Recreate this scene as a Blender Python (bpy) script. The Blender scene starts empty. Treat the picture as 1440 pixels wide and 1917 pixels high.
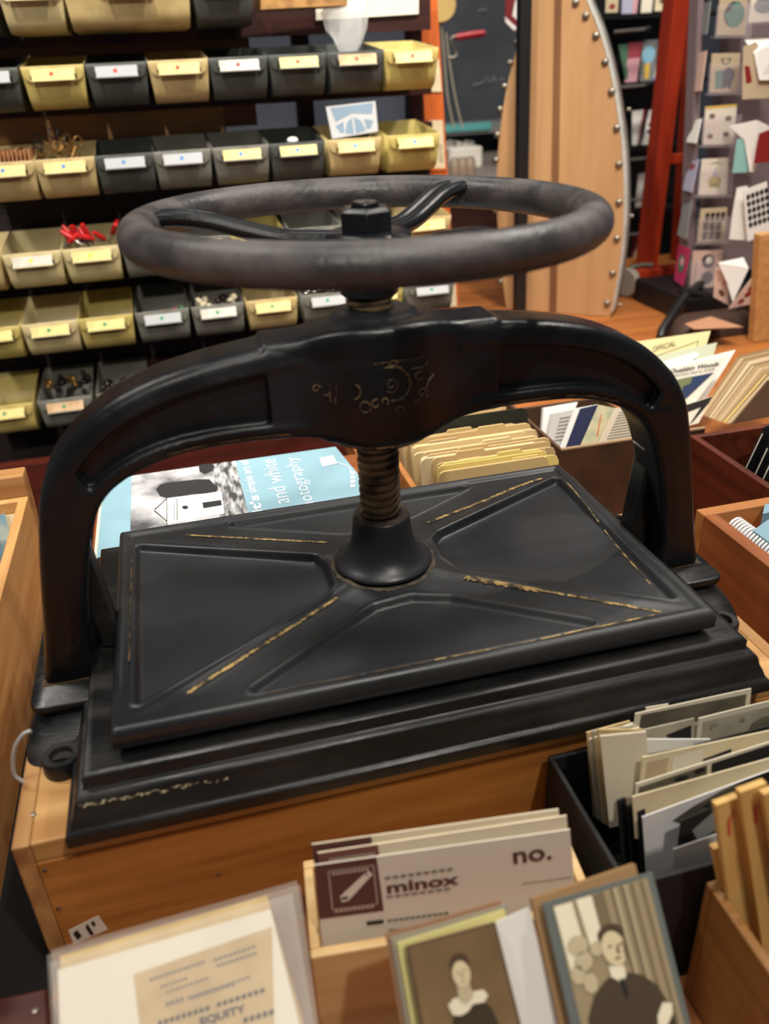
import bpy, bmesh, math, random
from mathutils import Vector, Matrix
random.seed(7)
SC = bpy.context.scene
COL = SC.collection
PI = math.pi
V = Vector

# ------------------------------------------------------------------ camera geometry (metres; z = 0 is the crate top)
CAM = V((-0.121234, -0.526091, 0.397019))
CX_, CY_, FPX = 720.0, 958.5, 1567.688
RX = V((0.967677, -0.248398, -0.043584)); RY = V((-0.155479, -0.451534, -0.878603)); RZ = V((0.198564, 0.85698, -0.47556))

def ray(u, v):
    return RX * ((u - CX_) / FPX) + RY * ((v - CY_) / FPX) + RZ

def at(u, v, x=None, y=None, z=None):
    d = ray(u, v)
    if x is not None: t = (x - CAM.x) / d.x
    elif y is not None: t = (y - CAM.y) / d.y
    else: t = (z - CAM.z) / d.z
    return CAM + d * t

def on(u, v, p0, n):
    d = ray(u, v); n = V(n)
    return CAM + d * (((V(p0) - CAM).dot(n)) / d.dot(n))

# ------------------------------------------------------------------ materials
def lin(c):
    def f(x):
        x /= 255.0
        return x / 12.92 if x <= 0.04045 else ((x + 0.055) / 1.055) ** 2.4
    return (f(c[0]), f(c[1]), f(c[2]), 1.0)

_mats = {}
def mat(name, rgb, rough=0.6, metal=0.0, spec=0.5, rgb2=None, scale=20.0, mix=(0.4, 0.65), stretch=(1, 1, 1), bump=0.0, bscale=None, coat=0.0, alpha=None, trans=0.0, emit=None, detail=6.0, rough2=None):
    if name in _mats: return _mats[name]
    m = bpy.data.materials.new(name); m.use_nodes = True
    nt = m.node_tree; b = nt.nodes['Principled BSDF']
    b.inputs['Base Color'].default_value = lin(rgb)
    b.inputs['Roughness'].default_value = rough
    b.inputs['Metallic'].default_value = metal
    b.inputs['Specular IOR Level'].default_value = spec
    if coat: b.inputs['Coat Weight'].default_value = coat; b.inputs['Coat Roughness'].default_value = 0.25
    if alpha is not None: b.inputs['Alpha'].default_value = alpha
    if trans: b.inputs['Transmission Weight'].default_value = trans
    if emit: b.inputs['Emission Color'].default_value = lin(rgb); b.inputs['Emission Strength'].default_value = emit
    if rgb2 is not None or bump:
        tc = nt.nodes.new('ShaderNodeTexCoord'); mp = nt.nodes.new('ShaderNodeMapping')
        mp.inputs['Scale'].default_value = stretch
        nt.links.new(tc.outputs['Object'], mp.inputs['Vector'])
        nz = nt.nodes.new('ShaderNodeTexNoise'); nz.inputs['Scale'].default_value = scale; nz.inputs['Detail'].default_value = detail
        nt.links.new(mp.outputs['Vector'], nz.inputs['Vector'])
        if rgb2 is not None:
            r = nt.nodes.new('ShaderNodeValToRGB')
            r.color_ramp.elements[0].position = mix[0]; r.color_ramp.elements[0].color = lin(rgb)
            r.color_ramp.elements[1].position = mix[1]; r.color_ramp.elements[1].color = lin(rgb2)
            nt.links.new(nz.outputs['Fac'], r.inputs['Fac']); nt.links.new(r.outputs['Color'], b.inputs['Base Color'])
            if rough2 is not None:
                rr = nt.nodes.new('ShaderNodeMapRange'); rr.inputs['From Min'].default_value = mix[0]; rr.inputs['From Max'].default_value = mix[1]
                rr.inputs['To Min'].default_value = rough; rr.inputs['To Max'].default_value = rough2
                nt.links.new(nz.outputs['Fac'], rr.inputs['Value']); nt.links.new(rr.outputs['Result'], b.inputs['Roughness'])
        if bump:
            bn = nt.nodes.new('ShaderNodeTexNoise'); bn.inputs['Scale'].default_value = bscale or scale * 3; bn.inputs['Detail'].default_value = 4
            nt.links.new(mp.outputs['Vector'], bn.inputs['Vector'])
            bp = nt.nodes.new('ShaderNodeBump'); bp.inputs['Strength'].default_value = bump; bp.inputs['Distance'].default_value = 0.002
            nt.links.new(bn.outputs['Fac'], bp.inputs['Height']); nt.links.new(bp.outputs['Normal'], b.inputs['Normal'])
    _mats[name] = m
    return m

def wood(name, c1, c2, axis='x', scale=9.0, rough=0.5, spec=0.4):
    st = {'x': (0.6, 7, 7), 'y': (7, 0.6, 7), 'z': (7, 7, 0.6)}[axis]
    return mat(name, c1, rough, 0, spec, c2, scale, (0.32, 0.68), st, 0.08, 30)

# ------------------------------------------------------------------ mesh collector
class MB:
    def __init__(s): s.v = []; s.f = []
    def add(s, vs, fs):
        o = len(s.v); s.v += [V(p) for p in vs]; s.f += [tuple(i + o for i in f) for f in fs]; return s
    def obox(s, o, a, b, c):
        o, a, b, c = V(o), V(a), V(b), V(c)
        p = [o, o + a, o + a + b, o + b, o + c, o + a + c, o + a + b + c, o + b + c]
        f = [(0, 3, 2, 1), (4, 5, 6, 7), (0, 1, 5, 4), (1, 2, 6, 5), (2, 3, 7, 6), (3, 0, 4, 7)]
        if a.cross(b).dot(c) < 0: f = [tuple(reversed(q)) for q in f]
        return s.add(p, f)
    def box(s, lo, hi):
        lo, hi = V(lo), V(hi); d = hi - lo
        return s.obox(lo, (d.x, 0, 0), (0, d.y, 0), (0, 0, d.z))
    def poly(s, pts): return s.add(pts, [tuple(range(len(pts)))])
    def prism(s, pts, ext):
        n = len(pts); e = V(ext); pts = [V(p) for p in pts]
        nrm = V((0, 0, 0))
        for i in range(1, n - 1): nrm += (pts[i] - pts[0]).cross(pts[i + 1] - pts[0])
        if nrm.dot(e) > 0: pts = pts[::-1]
        f = [tuple(range(n)), tuple(range(2 * n - 1, n - 1, -1))]
        for i in range(n):
            j = (i + 1) % n
            f.append((j, i, i + n, j + n))
        return s.add(pts + [p + e for p in pts], f)
    def tube(s, pts, r, n=8, closed=False, flat=None):
        pts = [V(p) for p in pts]; m = len(pts); rings = []
        up = V((0, 0, 1)); prev = None
        for i, p in enumerate(pts):
            if closed: t = pts[(i + 1) % m] - pts[i - 1]
            else: t = pts[min(i + 1, m - 1)] - pts[max(i - 1, 0)]
            t.normalize()
            if prev is None:
                a = t.orthogonal().normalized() if abs(t.dot(up)) > 0.9 else t.cross(up).normalized()
            else:
                a = (prev - t * prev.dot(t)).normalized()
            prev = a; b = t.cross(a)
            rr = r[i] if isinstance(r, (list, tuple)) else r
            rings.append([p + a * (rr * math.cos(2 * PI * k / n)) + b * (rr * math.sin(2 * PI * k / n)) for k in range(n)])
        vs = [q for g in rings for q in g]; fs = []
        for i in range(m if closed else m - 1):
            j = (i + 1) % m
            for k in range(n):
                l = (k + 1) % n
                fs.append((i * n + k, i * n + l, j * n + l, j * n + k))
        if not closed:
            fs.append(tuple(range(n - 1, -1, -1))); fs.append(tuple((m - 1) * n + k for k in range(n)))
        return s.add(vs, fs)
    def lathe(s, prof, c=(0, 0, 0), n=48, axis=None, ref=None):
        """prof: list of (r, h) along axis (default z)"""
        c = V(c); ax = V(axis or (0, 0, 1)).normalized(); a = ax.orthogonal().normalized() if axis else V((1, 0, 0)); b = ax.cross(a)
        vs = []; fs = []; m = len(prof)
        for r, h in prof:
            for k in range(n):
                t = 2 * PI * k / n
                vs.append(c + ax * h + a * (r * math.cos(t)) + b * (r * math.sin(t)))
        for i in range(m - 1):
            for k in range(n):
                l = (k + 1) % n
                fs.append((i * n + k, i * n + l, (i + 1) * n + l, (i + 1) * n + k))
        if prof[0][0] > 1e-6: fs.append(tuple(range(n - 1, -1, -1)))
        if prof[-1][0] > 1e-6: fs.append(tuple((m - 1) * n + k for k in range(n)))
        return s.add(vs, fs)
    def loft(s, rings, cap=True):
        n = len(rings[0]); vs = [p for r in rings for p in r]; fs = []
        for i in range(len(rings) - 1):
            for k in range(n):
                l = (k + 1) % n
                fs.append((i * n + k, i * n + l, (i + 1) * n + l, (i + 1) * n + k))
        if cap:
            fs.append(tuple(range(n - 1, -1, -1))); fs.append(tuple((len(rings) - 1) * n + k for k in range(n)))
        return s.add(vs, fs)
    def build(s, name, m, parent=None, base=None, smooth=None, bevel=0.0, seg=2, solid=0.0):
        o0 = V(list(parent['_o'])) if parent is not None and '_o' in parent else (V(base) if base else V((0, 0, 0)))
        me = bpy.data.meshes.new(name)
        me.from_pydata([tuple(p - o0) for p in s.v], [], s.f)
        me.materials.append(m); me.update()
        return finish(me, name, parent, o0, smooth, bevel, seg, solid)

def finish(me, name, parent, o0, smooth=None, bevel=0.0, seg=2, solid=0.0):
    if smooth is not None:
        b = bmesh.new(); b.from_mesh(me)
        bmesh.ops.remove_doubles(b, verts=b.verts, dist=1e-6)
        for f in b.faces: f.smooth = True
        lim = math.radians(smooth)
        for e in b.edges:
            if len(e.link_faces) == 2 and e.calc_face_angle(0) > lim: e.smooth = False
        b.to_mesh(me); b.free()
    o = bpy.data.objects.new(name, me); COL.objects.link(o)
    if parent is not None:
        o.parent = parent; o['_o'] = list(o0)
    else: o.location = o0; o['_o'] = list(o0)
    if bevel:
        md = o.modifiers.new('bevel', 'BEVEL'); md.width = bevel; md.segments = seg; md.limit_method = 'ANGLE'; md.angle_limit = 0.6
        md.harden_normals = False
    if solid:
        md = o.modifiers.new('solid', 'SOLIDIFY'); md.thickness = solid; md.offset = -1
    return o

def tag(o, label=None, cat=None, group=None, kind=None):
    if label: o['label'] = label
    if cat: o['category'] = cat
    if group: o['group'] = group
    if kind: o['kind'] = kind
    return o

def thing(name, label, cat, base, group=None):
    o = bpy.data.objects.new(name, None); COL.objects.link(o); o.empty_display_size = 0.02
    o.location = base; o['_o'] = list(base)
    return tag(o, label, cat, group)

def copy_tree(o, parent=None):
    c = o.copy(); COL.objects.link(c)
    if parent is not None: c.parent = parent
    for ch in o.children: copy_tree(ch, c)
    return c

def text(body, o, u, v, m, name, parent, lift=0.0004, keep=False, bold=0.0):
    """lettering fitted to a parallelogram: o = bottom left, u = along the line, v = cap height direction"""
    o, u, v = V(o), V(u), V(v)
    cu = bpy.data.curves.new(name, 'FONT'); cu.body = body; cu.size = 1.0; cu.resolution_u = 3; cu.offset = bold
    tmp = bpy.data.objects.new('tmp', cu); COL.objects.link(tmp)
    dg = bpy.context.evaluated_depsgraph_get()
    me = bpy.data.meshes.new_from_object(tmp.evaluated_get(dg))
    bpy.data.objects.remove(tmp); bpy.data.curves.remove(cu)
    xs = [q.co.x for q in me.vertices]; ys = [q.co.y for q in me.vertices]
    x0, x1, y0, y1 = min(xs), max(xs), min(ys), max(ys)
    n = u.cross(v).normalized(); par = V(list(parent['_o']))
    for q in me.vertices:
        a = (q.co.x - x0) / (x1 - x0); b = (q.co.y - y0) / (y1 - y0)
        q.co = o + u * a + v * b + n * lift - par
    me.materials.clear(); me.materials.append(m); me.name = name
    return finish(me, name, parent, par)

def circle(cx, cy, rx, ry=None, n=20, a0=0, a1=2 * PI):
    ry = ry or rx
    return [(cx + rx * math.cos(a0 + (a1 - a0) * k / n), cy + ry * math.sin(a0 + (a1 - a0) * k / n)) for k in range(n if a1 - a0 > 6.2 else n + 1)]

class Sheet:
    """a flat card, paper or photograph with real thickness; corners tl, tr, br, bl in space"""
    def __init__(s, name, label, cat, tl, tr, bl, th=0.0008, m=None, group=None, br=None, rooted=True, bev=0.0, facename=None):
        s.tl, s.tr, s.bl = V(tl), V(tr), V(bl); s.br = V(br) if br is not None else s.tr + s.bl - s.tl
        s.n = (s.tr - s.tl).cross(s.tl - s.bl).normalized()
        if s.n.dot(CAM - s.tl) < 0: s.n = -s.n
        base = (s.bl + s.br) / 2
        s.root = thing(name, label, cat, base, group)
        s.body = MB().prism([s.tl, s.tr, s.br, s.bl], -s.n * th).build(facename or 'sheet', m, s.root)
    def pt(s, a, b, lift=0.0):          # a: 0 left..1 right, b: 0 top..1 bottom
        top = s.tl.lerp(s.tr, a); bot = s.bl.lerp(s.br, a)
        return top.lerp(bot, b) + s.n * lift
    def art(s, name, pts, m, lift=0.0003):
        q = [s.pt(a, b, lift) for a, b in pts]
        nn = V((0, 0, 0))
        for i in range(1, len(q) - 1): nn += (q[i] - q[0]).cross(q[i + 1] - q[0])
        if nn.dot(s.n) < 0: q = q[::-1]
        return MB().poly(q).build(name, m, s.root)
    def rects(s, name, rs, m, lift=0.0003):
        mb = MB()
        for a0, b0, a1, b1 in rs:
            q = [s.pt(a0, b1, lift), s.pt(a1, b1, lift), s.pt(a1, b0, lift), s.pt(a0, b0, lift)]
            if (q[1] - q[0]).cross(q[2] - q[0]).dot(s.n) < 0: q = q[::-1]
            mb.poly(q)
        return mb.build(name, m, s.root)
    def polys(s, name, ps, m, lift=0.0003):
        mb = MB()
        for pts in ps:
            q = [s.pt(a, b, lift) for a, b in pts]; nn = V((0, 0, 0))
            for i in range(1, len(q) - 1): nn += (q[i] - q[0]).cross(q[i + 1] - q[0])
            if nn.dot(s.n) < 0: q = q[::-1]
            mb.poly(q)
        return mb.build(name, m, s.root)
    def write(s, body, a0, b0, a1, b1, m, name='lettering', lift=0.0005, bold=0.0):
        o = s.pt(a0, b1); return text(body, o, s.pt(a1, b1) - o, s.pt(a0, b0) - o, m, name, s.root, lift, bold=bold)

def leanframe(u, v, z, lean, yaw=0.0):
    """plane through the point seen at (u, v) on height z, leaning back by lean degrees, turned by yaw; returns point, normal"""
    p = at(u, v, z=z); t = math.radians(lean); w = math.radians(yaw)
    n = V((math.sin(w) * math.cos(t), -math.cos(w) * math.cos(t), math.sin(t)))
    return p, n

def px_sheet(name, label, cat, tl, tr, bl, plane, th=0.0008, m=None, group=None, br=None, **k):
    p0, n = plane
    return Sheet(name, label, cat, on(*tl, p0, n), on(*tr, p0, n), on(*bl, p0, n), th, m, group, on(*br, p0, n) if br else None, **k)

# ------------------------------------------------------------------ palette
IRON = mat('black_iron', (12, 14, 17), 0.27, 0.0, 0.36, (24, 26, 30), 14, (0.45, 0.75), bump=0.12, bscale=160, rough2=0.5)
IRON_P = mat('platen_iron', (28, 30, 34), 0.32, 0.0, 0.5, (52, 53, 54), 7, (0.36, 0.74), bump=0.06, bscale=220, rough2=0.52)
IRON_W = mat('wheel_iron', (50, 47, 47), 0.38, 0.0, 0.5, (86, 80, 78), 34, (0.4, 0.72), bump=0.25, bscale=260, rough2=0.58)
IRON_B = mat('base_iron', (14, 14, 14), 0.32, 0.0, 0.5, (40, 37, 33), 10, (0.45, 0.75), (1, 4, 4), bump=0.12, bscale=150, rough2=0.6)
SCREW = mat('rusty_screw', (156, 132, 98), 0.55, 0.3, 0.5, (46, 36, 27), 60, (0.35, 0.65), bump=0.2, bscale=300)
RUST = mat('rusty_ring', (104, 88, 74), 0.75, 0.1, 0.4, (64, 52, 42), 90, (0.35, 0.65), bump=0.3, bscale=400)
GILT = mat('worn_gilt', (196, 164, 104), 0.5, 0.15, 0.5, (60, 52, 40), 130, (0.40, 0.60))
GILT_D = mat('dull_gilt', (92, 72, 46), 0.55, 0.2, 0.4, (34, 30, 26), 150, (0.42, 0.62))
CHIP = mat('bare_chip', (232, 230, 228), 0.6)
SCUFF = mat('paint_scuff', (196, 188, 152), 0.7, rgb2=(60, 58, 50), scale=200, mix=(0.4, 0.6))
PINE = wood('crate_pine', (196, 134, 66), (160, 100, 44), 'x')
PINE_T = wood('crate_top_pine', (206, 160, 100), (170, 120, 66), 'x')
OAK = wood('oak', (196, 134, 76), (168, 106, 56), 'x')
OAK_Y = wood('oak_side', (172, 104, 58), (140, 78, 40), 'y')
MAHOG = wood('mahogany', (108, 48, 26), (76, 30, 16), 'y')
MAPLE = wood('maple', (206, 156, 98), (182, 130, 76), 'y')
BIRCH = wood('birch', (226, 194, 140), (204, 166, 112), 'x')
TABLE = wood('table_wood', (176, 108, 52), (140, 80, 36), 'x', 6)
PLY = wood('plywood', (192, 150, 106), (178, 136, 92), 'z', 5)
PLY_D = wood('plywood_groove', (128, 88, 56), (110, 72, 46), 'z', 5)
ALU = mat('aluminium', (206, 204, 196), 0.35, 0.15, 0.6, (180, 178, 170), 8, (0.35, 0.7), (1, 1, 4))
STEEL = mat('rivet_steel', (140, 132, 120), 0.35, 0.8)
BLACKM = mat('black_metal', (16, 16, 17), 0.45)
BLACKCARD = mat('black_card', (20, 20, 20), 0.7)
MAROON = wood('maroon_rail', (58, 22, 16), (40, 14, 10), 'x')
BROWNBOARD = wood('brown_board', (136, 90, 50), (116, 74, 40), 'x')
REDFRAME = wood('red_frame', (176, 54, 24), (150, 42, 18), 'z')
ORANGE = wood('orange_post', (206, 104, 44), (184, 88, 34), 'z')
WHITE = mat('white_paper', (238, 236, 230), 0.7)
CREAM = mat('cream_paper', (226, 212, 176), 0.7, rgb2=(214, 198, 160), scale=40)
IVORY = mat('ivory_card', (228, 220, 202), 0.65)
TAN = mat('tan_paper', (204, 178, 128), 0.75, rgb2=(190, 162, 112), scale=40)
YELLOWP = mat('yellow_paper', (226, 206, 124), 0.7)
KRAFT = mat('kraft_card', (190, 172, 140), 0.75)
GREY = mat('grey_card', (128, 132, 130), 0.7)
DKGREY = mat('dark_grey_print', (58, 56, 52), 0.6)
INK = mat('black_ink', (24, 22, 22), 0.7)
INKG = mat('grey_ink', (110, 104, 96), 0.7)
INKB = mat('brown_ink', (92, 52, 44), 0.7)
RED = mat('red_dot', (206, 52, 40), 0.6)
BLUE = mat('blue_dot', (70, 130, 190), 0.6)
YEL = mat('yellow_dot', (232, 214, 60), 0.6)
GREEN = mat('green_dot', (40, 140, 96), 0.6)
import numpy as np
# =================================================================== THE PRESS
press = thing('book_press', 'large black cast iron screw book press with a handwheel, standing on the wooden crate', 'book press', (0, 0, 0))
AX = V((0.0, 0.009, 0.0))                       # screw axis

def catmull(pts, k=8, closed=False):
    pts = [V(p) for p in pts]; n = len(pts); out = []
    for i in range(n if closed else n - 1):
        if closed: p0, p1, p2, p3 = pts[i - 1], pts[i], pts[(i + 1) % n], pts[(i + 2) % n]
        else: p0, p1, p2, p3 = pts[max(i - 1, 0)], pts[i], pts[i + 1], pts[min(i + 2, n - 1)]
        for j in range(k):
            t = j / k
            out.append(0.5 * ((2 * p1) + (p2 - p0) * t + (2 * p0 - 5 * p1 + 4 * p2 - p3) * t * t + (3 * p1 - p0 - 3 * p2 + p3) * t ** 3))
    if not closed: out.append(pts[-1])
    return out

# ---- bed (moulded base)
def rect_ring(hx, hy, z): return [V((-hx, -hy, z)), V((hx, -hy, z)), V((hx, hy, z)), V((-hx, hy, z))]
prof = [(0, 0), (0, .0075), (.0008, .0088), (.0026, .0095), (.0034, .0112), (.0040, .0135), (.0050, .0160), (.0062, .0185), (.0070, .0205), (.0074, .0228), (.0079, .0248), (.0090, .0266), (.0108, .0280), (.0130, .0286), (.0138, .0292), (.0142, .0302), (.0142, .0368), (.0154, .0380), (.0200, .0380)]
bm_ = MB(); bm_.loft([rect_ring(.2335 - a, .1505 - a, z) for a, z in prof])
bed = bm_.build('bed', IRON_B, press, smooth=50)

def rrect(cx, cy, hx, hy, r, z, n=5):
    out = []
    for sx, sy, a in ((1, -1, -PI / 2), (1, 1, 0), (-1, 1, PI / 2), (-1, -1, PI)):
        for k in range(n + 1):
            t = a + PI / 2 * k / n
            out.append(V((cx + sx * (hx - r) + r * math.cos(t), cy + sy * (hy - r) + r * math.sin(t), z)))
    return out
for s in (-1, 1):
    mb = MB()
    lp = [(.266, .074, 0), (.2655, .066, .006), (.2630, .056, .012), (.2590, .047, .018), (.2550, .043, .0235)]
    mb.loft([rrect(s * (.2 + xo) / 2, -.003, (xo - .2) / 2, hy, .014, z) for xo, hy, z in lp])
    mb.loft([rrect(s * (.2 + .2585) / 2, -.003, .02925, .050, .010, .0232), rrect(s * (.2 + .2595) / 2, -.003, .02975, .051, .010, .0245), rrect(s * (.2 + .2595) / 2, -.003, .02975, .051, .010, .0282), rrect(s * (.2 + .2585) / 2, -.003, .02925, .050, .010, .0292)])
    mb.build('foot_bracket', IRON_B, press, smooth=50)
    for sy in (-1, 1):
        c = (s * .2405, sy * .0815, 0)
        e = MB().lathe([(.0125, 0), (.0125, .0105), (.0115, .0118), (.0075, .0118), (.0068, .0105), (.0066, .004), (.0, .004)], c, 28)
        e.box((c[0] - .009, min(c[1], c[1] - sy * .03), 0), (c[0] + .009, max(c[1], c[1] - sy * .03), .008))
        e.build('bolt_lug', IRON_B, press, smooth=40)
    MB().box((min(s * .2140, s * .2530), -.0312, .0284), (max(s * .2140, s * .2530), .008, .0296)).build('gilt_seam', GILT_D, press)

# ---- arch (one casting: columns, beam with sunk panels, screw boss)
oh = [(.2525, .0292), (.2440, .068), (.2370, .108), (.2285, .150), (.2215, .173), (.2070, .1955), (.1815, .2175), (.150, .2320), (.115, .2405), (.082, .2450), (.05, .2480), (.025, .2485)]
ih = [(.2120, .0292), (.2150, .048), (.2118, .078), (.2045, .116), (.1980, .138), (.1905, .1545), (.1785, .1675), (.157, .1785), (.132, .1845), (.1, .1862), (.065, .1850), (.045, .1810), (.034, .177)]
out = catmull([(-x, 0, z) for x, z in oh] + [(x, 0, z) for x, z in reversed(oh)], 6)
inn = catmull([(x, 0, z) for x, z in ih] + [(-x, 0, z) for x, z in reversed(ih)], 6)
outline = out + inn
def inset_run(pts, d):
    r = []
    for i, p in enumerate(pts):
        t = (pts[min(i + 1, len(pts) - 1)] - pts[max(i - 1, 0)]).normalized(); q = p + V((t.z, 0, -t.x)) * d
        r.append(q)
    r[0].z = pts[0].z; r[-1].z = pts[-1].z
    return r
def panel_loop(s):                              # the sunk panel keeps an even flange above and below it
    up = sorted([p for p in inset_run(out, .0128) if .047 < s * p.x < .204 and p.z > .155], key=lambda p: s * p.x)
    lo = sorted([p for p in inset_run(inn, .0078) if .047 < s * p.x < .195 and p.z > .155], key=lambda p: -s * p.x)
    lp = up + lo
    for _ in range(3):
        lp = [q for i in range(len(lp)) for q in (lp[i].lerp(lp[(i + 1) % len(lp)], .25), lp[i].lerp(lp[(i + 1) % len(lp)], .75))]
    return lp
PANEL_L, PANEL_R = panel_loop(-1), panel_loop(1)
def curve_mesh(loops, half, yc, bev=0.0):
    cu = bpy.data.curves.new('c', 'CURVE'); cu.dimensions = '2D'; cu.fill_mode = 'BOTH'; cu.extrude = half - bev
    if bev: cu.bevel_depth = bev; cu.bevel_resolution = 5; cu.offset = -bev
    for lp in loops:
        sp = cu.splines.new('POLY'); sp.points.add(len(lp) - 1); sp.use_cyclic_u = True
        for p, q in zip(sp.points, lp): p.co = (q.x, q.z, 0, 1)
    o = bpy.data.objects.new('c', cu); COL.objects.link(o)
    me = bpy.data.meshes.new_from_object(o.evaluated_get(bpy.context.evaluated_depsgraph_get()))
    bpy.data.objects.remove(o)
    b = bmesh.new(); b.from_mesh(me); bmesh.ops.remove_doubles(b, verts=b.verts, dist=1e-5)
    vs = [V((v.co.x, yc - v.co.z, v.co.y)) for v in b.verts]; b.verts.index_update()
    fs = [tuple(v.index for v in reversed(f.verts)) for f in b.faces]
    b.free(); return vs, fs
mb = MB()
INO, INI = .0074, .0040
out_i, inn_i = inset_run(out, INO), inset_run(inn, INI)
mb.add(*curve_mesh([out_i + inn_i, PANEL_L, PANEL_R], .0198, -.0105))
mb.add(*curve_mesh([outline], .0100, -.0105))
mb.add(*curve_mesh([out_i + inn, PANEL_L, PANEL_R], .0198 - INI, -.0105)); mb.add(*curve_mesh([out + inn_i, PANEL_L, PANEL_R], .0198 - INO, -.0105))
def x_at(run, z):
    q = sorted([(p.z, p.x) for p in run if p.x > .14])
    for (z0, x0), (z1, x1) in zip(q, q[1:]):
        if z0 <= z <= z1: return x0 + (x1 - x0) * (z - z0) / max(z1 - z0, 1e-9)
    return q[0][1] if z < q[0][0] else q[-1][1]
for s in (-1, 1):
    rings = []
    for k in range(25):
        z = .0293 + (.168 - .0293) * k / 24; xi, xo = x_at(inn, z) + INI, x_at(out, z) - INO * .8
        r = [V((s * xi, -.0303, z)), V((s * (xi + xo) / 2, -.0309, z)), V((s * xo, -.0300, z)), V((s * xo, .0092, z)), V((s * xi, .0092, z))]
        rings.append(r if s > 0 else r[::-1])
    mb.loft(rings)
for run, IN in ((out_i, INO), (inn_i, INI)):
    for yy in (-.0105 - .0198 + IN, -.0105 + .0198 - IN): mb.tube([V((p.x, yy, p.z)) for p in run], IN, 20)
for lp in (PANEL_L[::3], PANEL_R[::3]): mb.tube([V((p.x, -.0275, p.z)) for p in lp], .0034, 10, closed=True)
mb.lathe([(.030, .1695), (.0355, .1700), (.0375, .1718), (.0378, .1765), (.034, .180), (.034, .236), (.033, .246), (.030, .2530), (.024, .2550)], (0, .000, 0), 64)
def boss_front(x): return -.0295 - .0135 * math.exp(-(abs(x) / .036) ** 3.2)
def boss_low(x): return .1838 - .0100 * math.exp(-(abs(x) / .043) ** 3.6)
def boss_high(x, y): return .2480 + (.0060 if y < 0 else .0035) * math.exp(-(abs(x) / .042) ** 4)
rings = []
for k in range(41):                             # the beam swells smoothly into the boss
    x = -.076 + .152 * k / 40; yf, zl = boss_front(x), boss_low(x); yb = -yf - .021 + .004
    rings.append([V((x, yf + .006, zl)), V((x, yf + .0015, zl + .002)), V((x, yf, zl + .007)), V((x, yf - .0012 * math.exp(-(x / .034) ** 4), .205)), V((x, yf, boss_high(x, -1) - .006)), V((x, yf + .002, boss_high(x, -1) - .0015)), V((x, yf + .006, boss_high(x, -1))), V((x, yb - .006, boss_high(x, 1))), V((x, yb, .240)), V((x, yb, zl + .006)), V((x, yb - .006, zl))])
mb.loft(rings[::-1])
arch = mb.build('arch', IRON, press)
def bake(o, mods):
    for kind, kw in mods:
        m = o.modifiers.new(kind, kind)
        for k, v in kw.items(): setattr(m, k, v)
    me = bpy.data.meshes.new_from_object(o.evaluated_get(bpy.context.evaluated_depsgraph_get()))
    for m in list(o.modifiers): o.modifiers.remove(m)
    o.data = me; me.shade_smooth()
bake(arch, [('REMESH', dict(mode='VOXEL', voxel_size=.0014, use_smooth_shade=True)), ('SMOOTH', dict(factor=.5, iterations=7))])

# worn gilt line along the lower flange of the beam, and ring under the boss
def gilt_run(pts, w, name, m, gaps=.25, jit=.5, nrm=V((0, -1, 0)), seed=1, lift=0.0006):
    rnd = random.Random(seed); mb = MB(); pts = [V(p) for p in pts]; i = 0
    while i < len(pts) - 2:
        k = rnd.randint(4, 22)
        if rnd.random() < gaps: i += rnd.randint(1, 5); continue
        seg = pts[i:i + k + 1]
        if len(seg) < 2: break
        L = []; Rr = []
        for j, p in enumerate(seg):
            t = (seg[min(j + 1, len(seg) - 1)] - seg[max(j - 1, 0)]).normalized(); sd = t.cross(nrm).normalized()
            e = 0.35 if j in (0, len(seg) - 1) else 1
            L.append(p + nrm * lift + sd * w * e * (1 - jit * rnd.random()) / 2); Rr.append(p + nrm * lift - sd * w * e * (1 - jit * rnd.random()) / 2)
        n = len(seg); mb.add(L + Rr, [(j, j + 1, n + j + 1, n + j) for j in range(n - 1)])
        i += k
    return mb.build(name, m, press)
for s, x0, x1, sd in ((-1, .065, .15, 3), (1, .055, .165, 4)):
    run = [V((s * (x0 + (x1 - x0) * k / 40), -.0313, 0)) for k in range(41)]
    for p in run:
        q = min(inn, key=lambda w: abs(w.x - p.x)); p.z = q.z + .0042
    gilt_run(run, .0016, 'gilt_line', GILT_D, .35, .6, seed=sd)
gilt_run([V((.0380 * math.sin(t), -.0380 * math.cos(t), .1742)) for t in [(-1.0 + 2.2 * k / 40) for k in range(41)]], .0024, 'gilt_ring', GILT, .15, .5, seed=5, lift=.0012)
gilt_run([V((x, boss_front(x), .2335)) for x in [(-.012 + .036 * k / 24) for k in range(25)]], .0014, 'gilt_ring', GILT_D, .3, .6, seed=6, lift=.0022)
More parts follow.
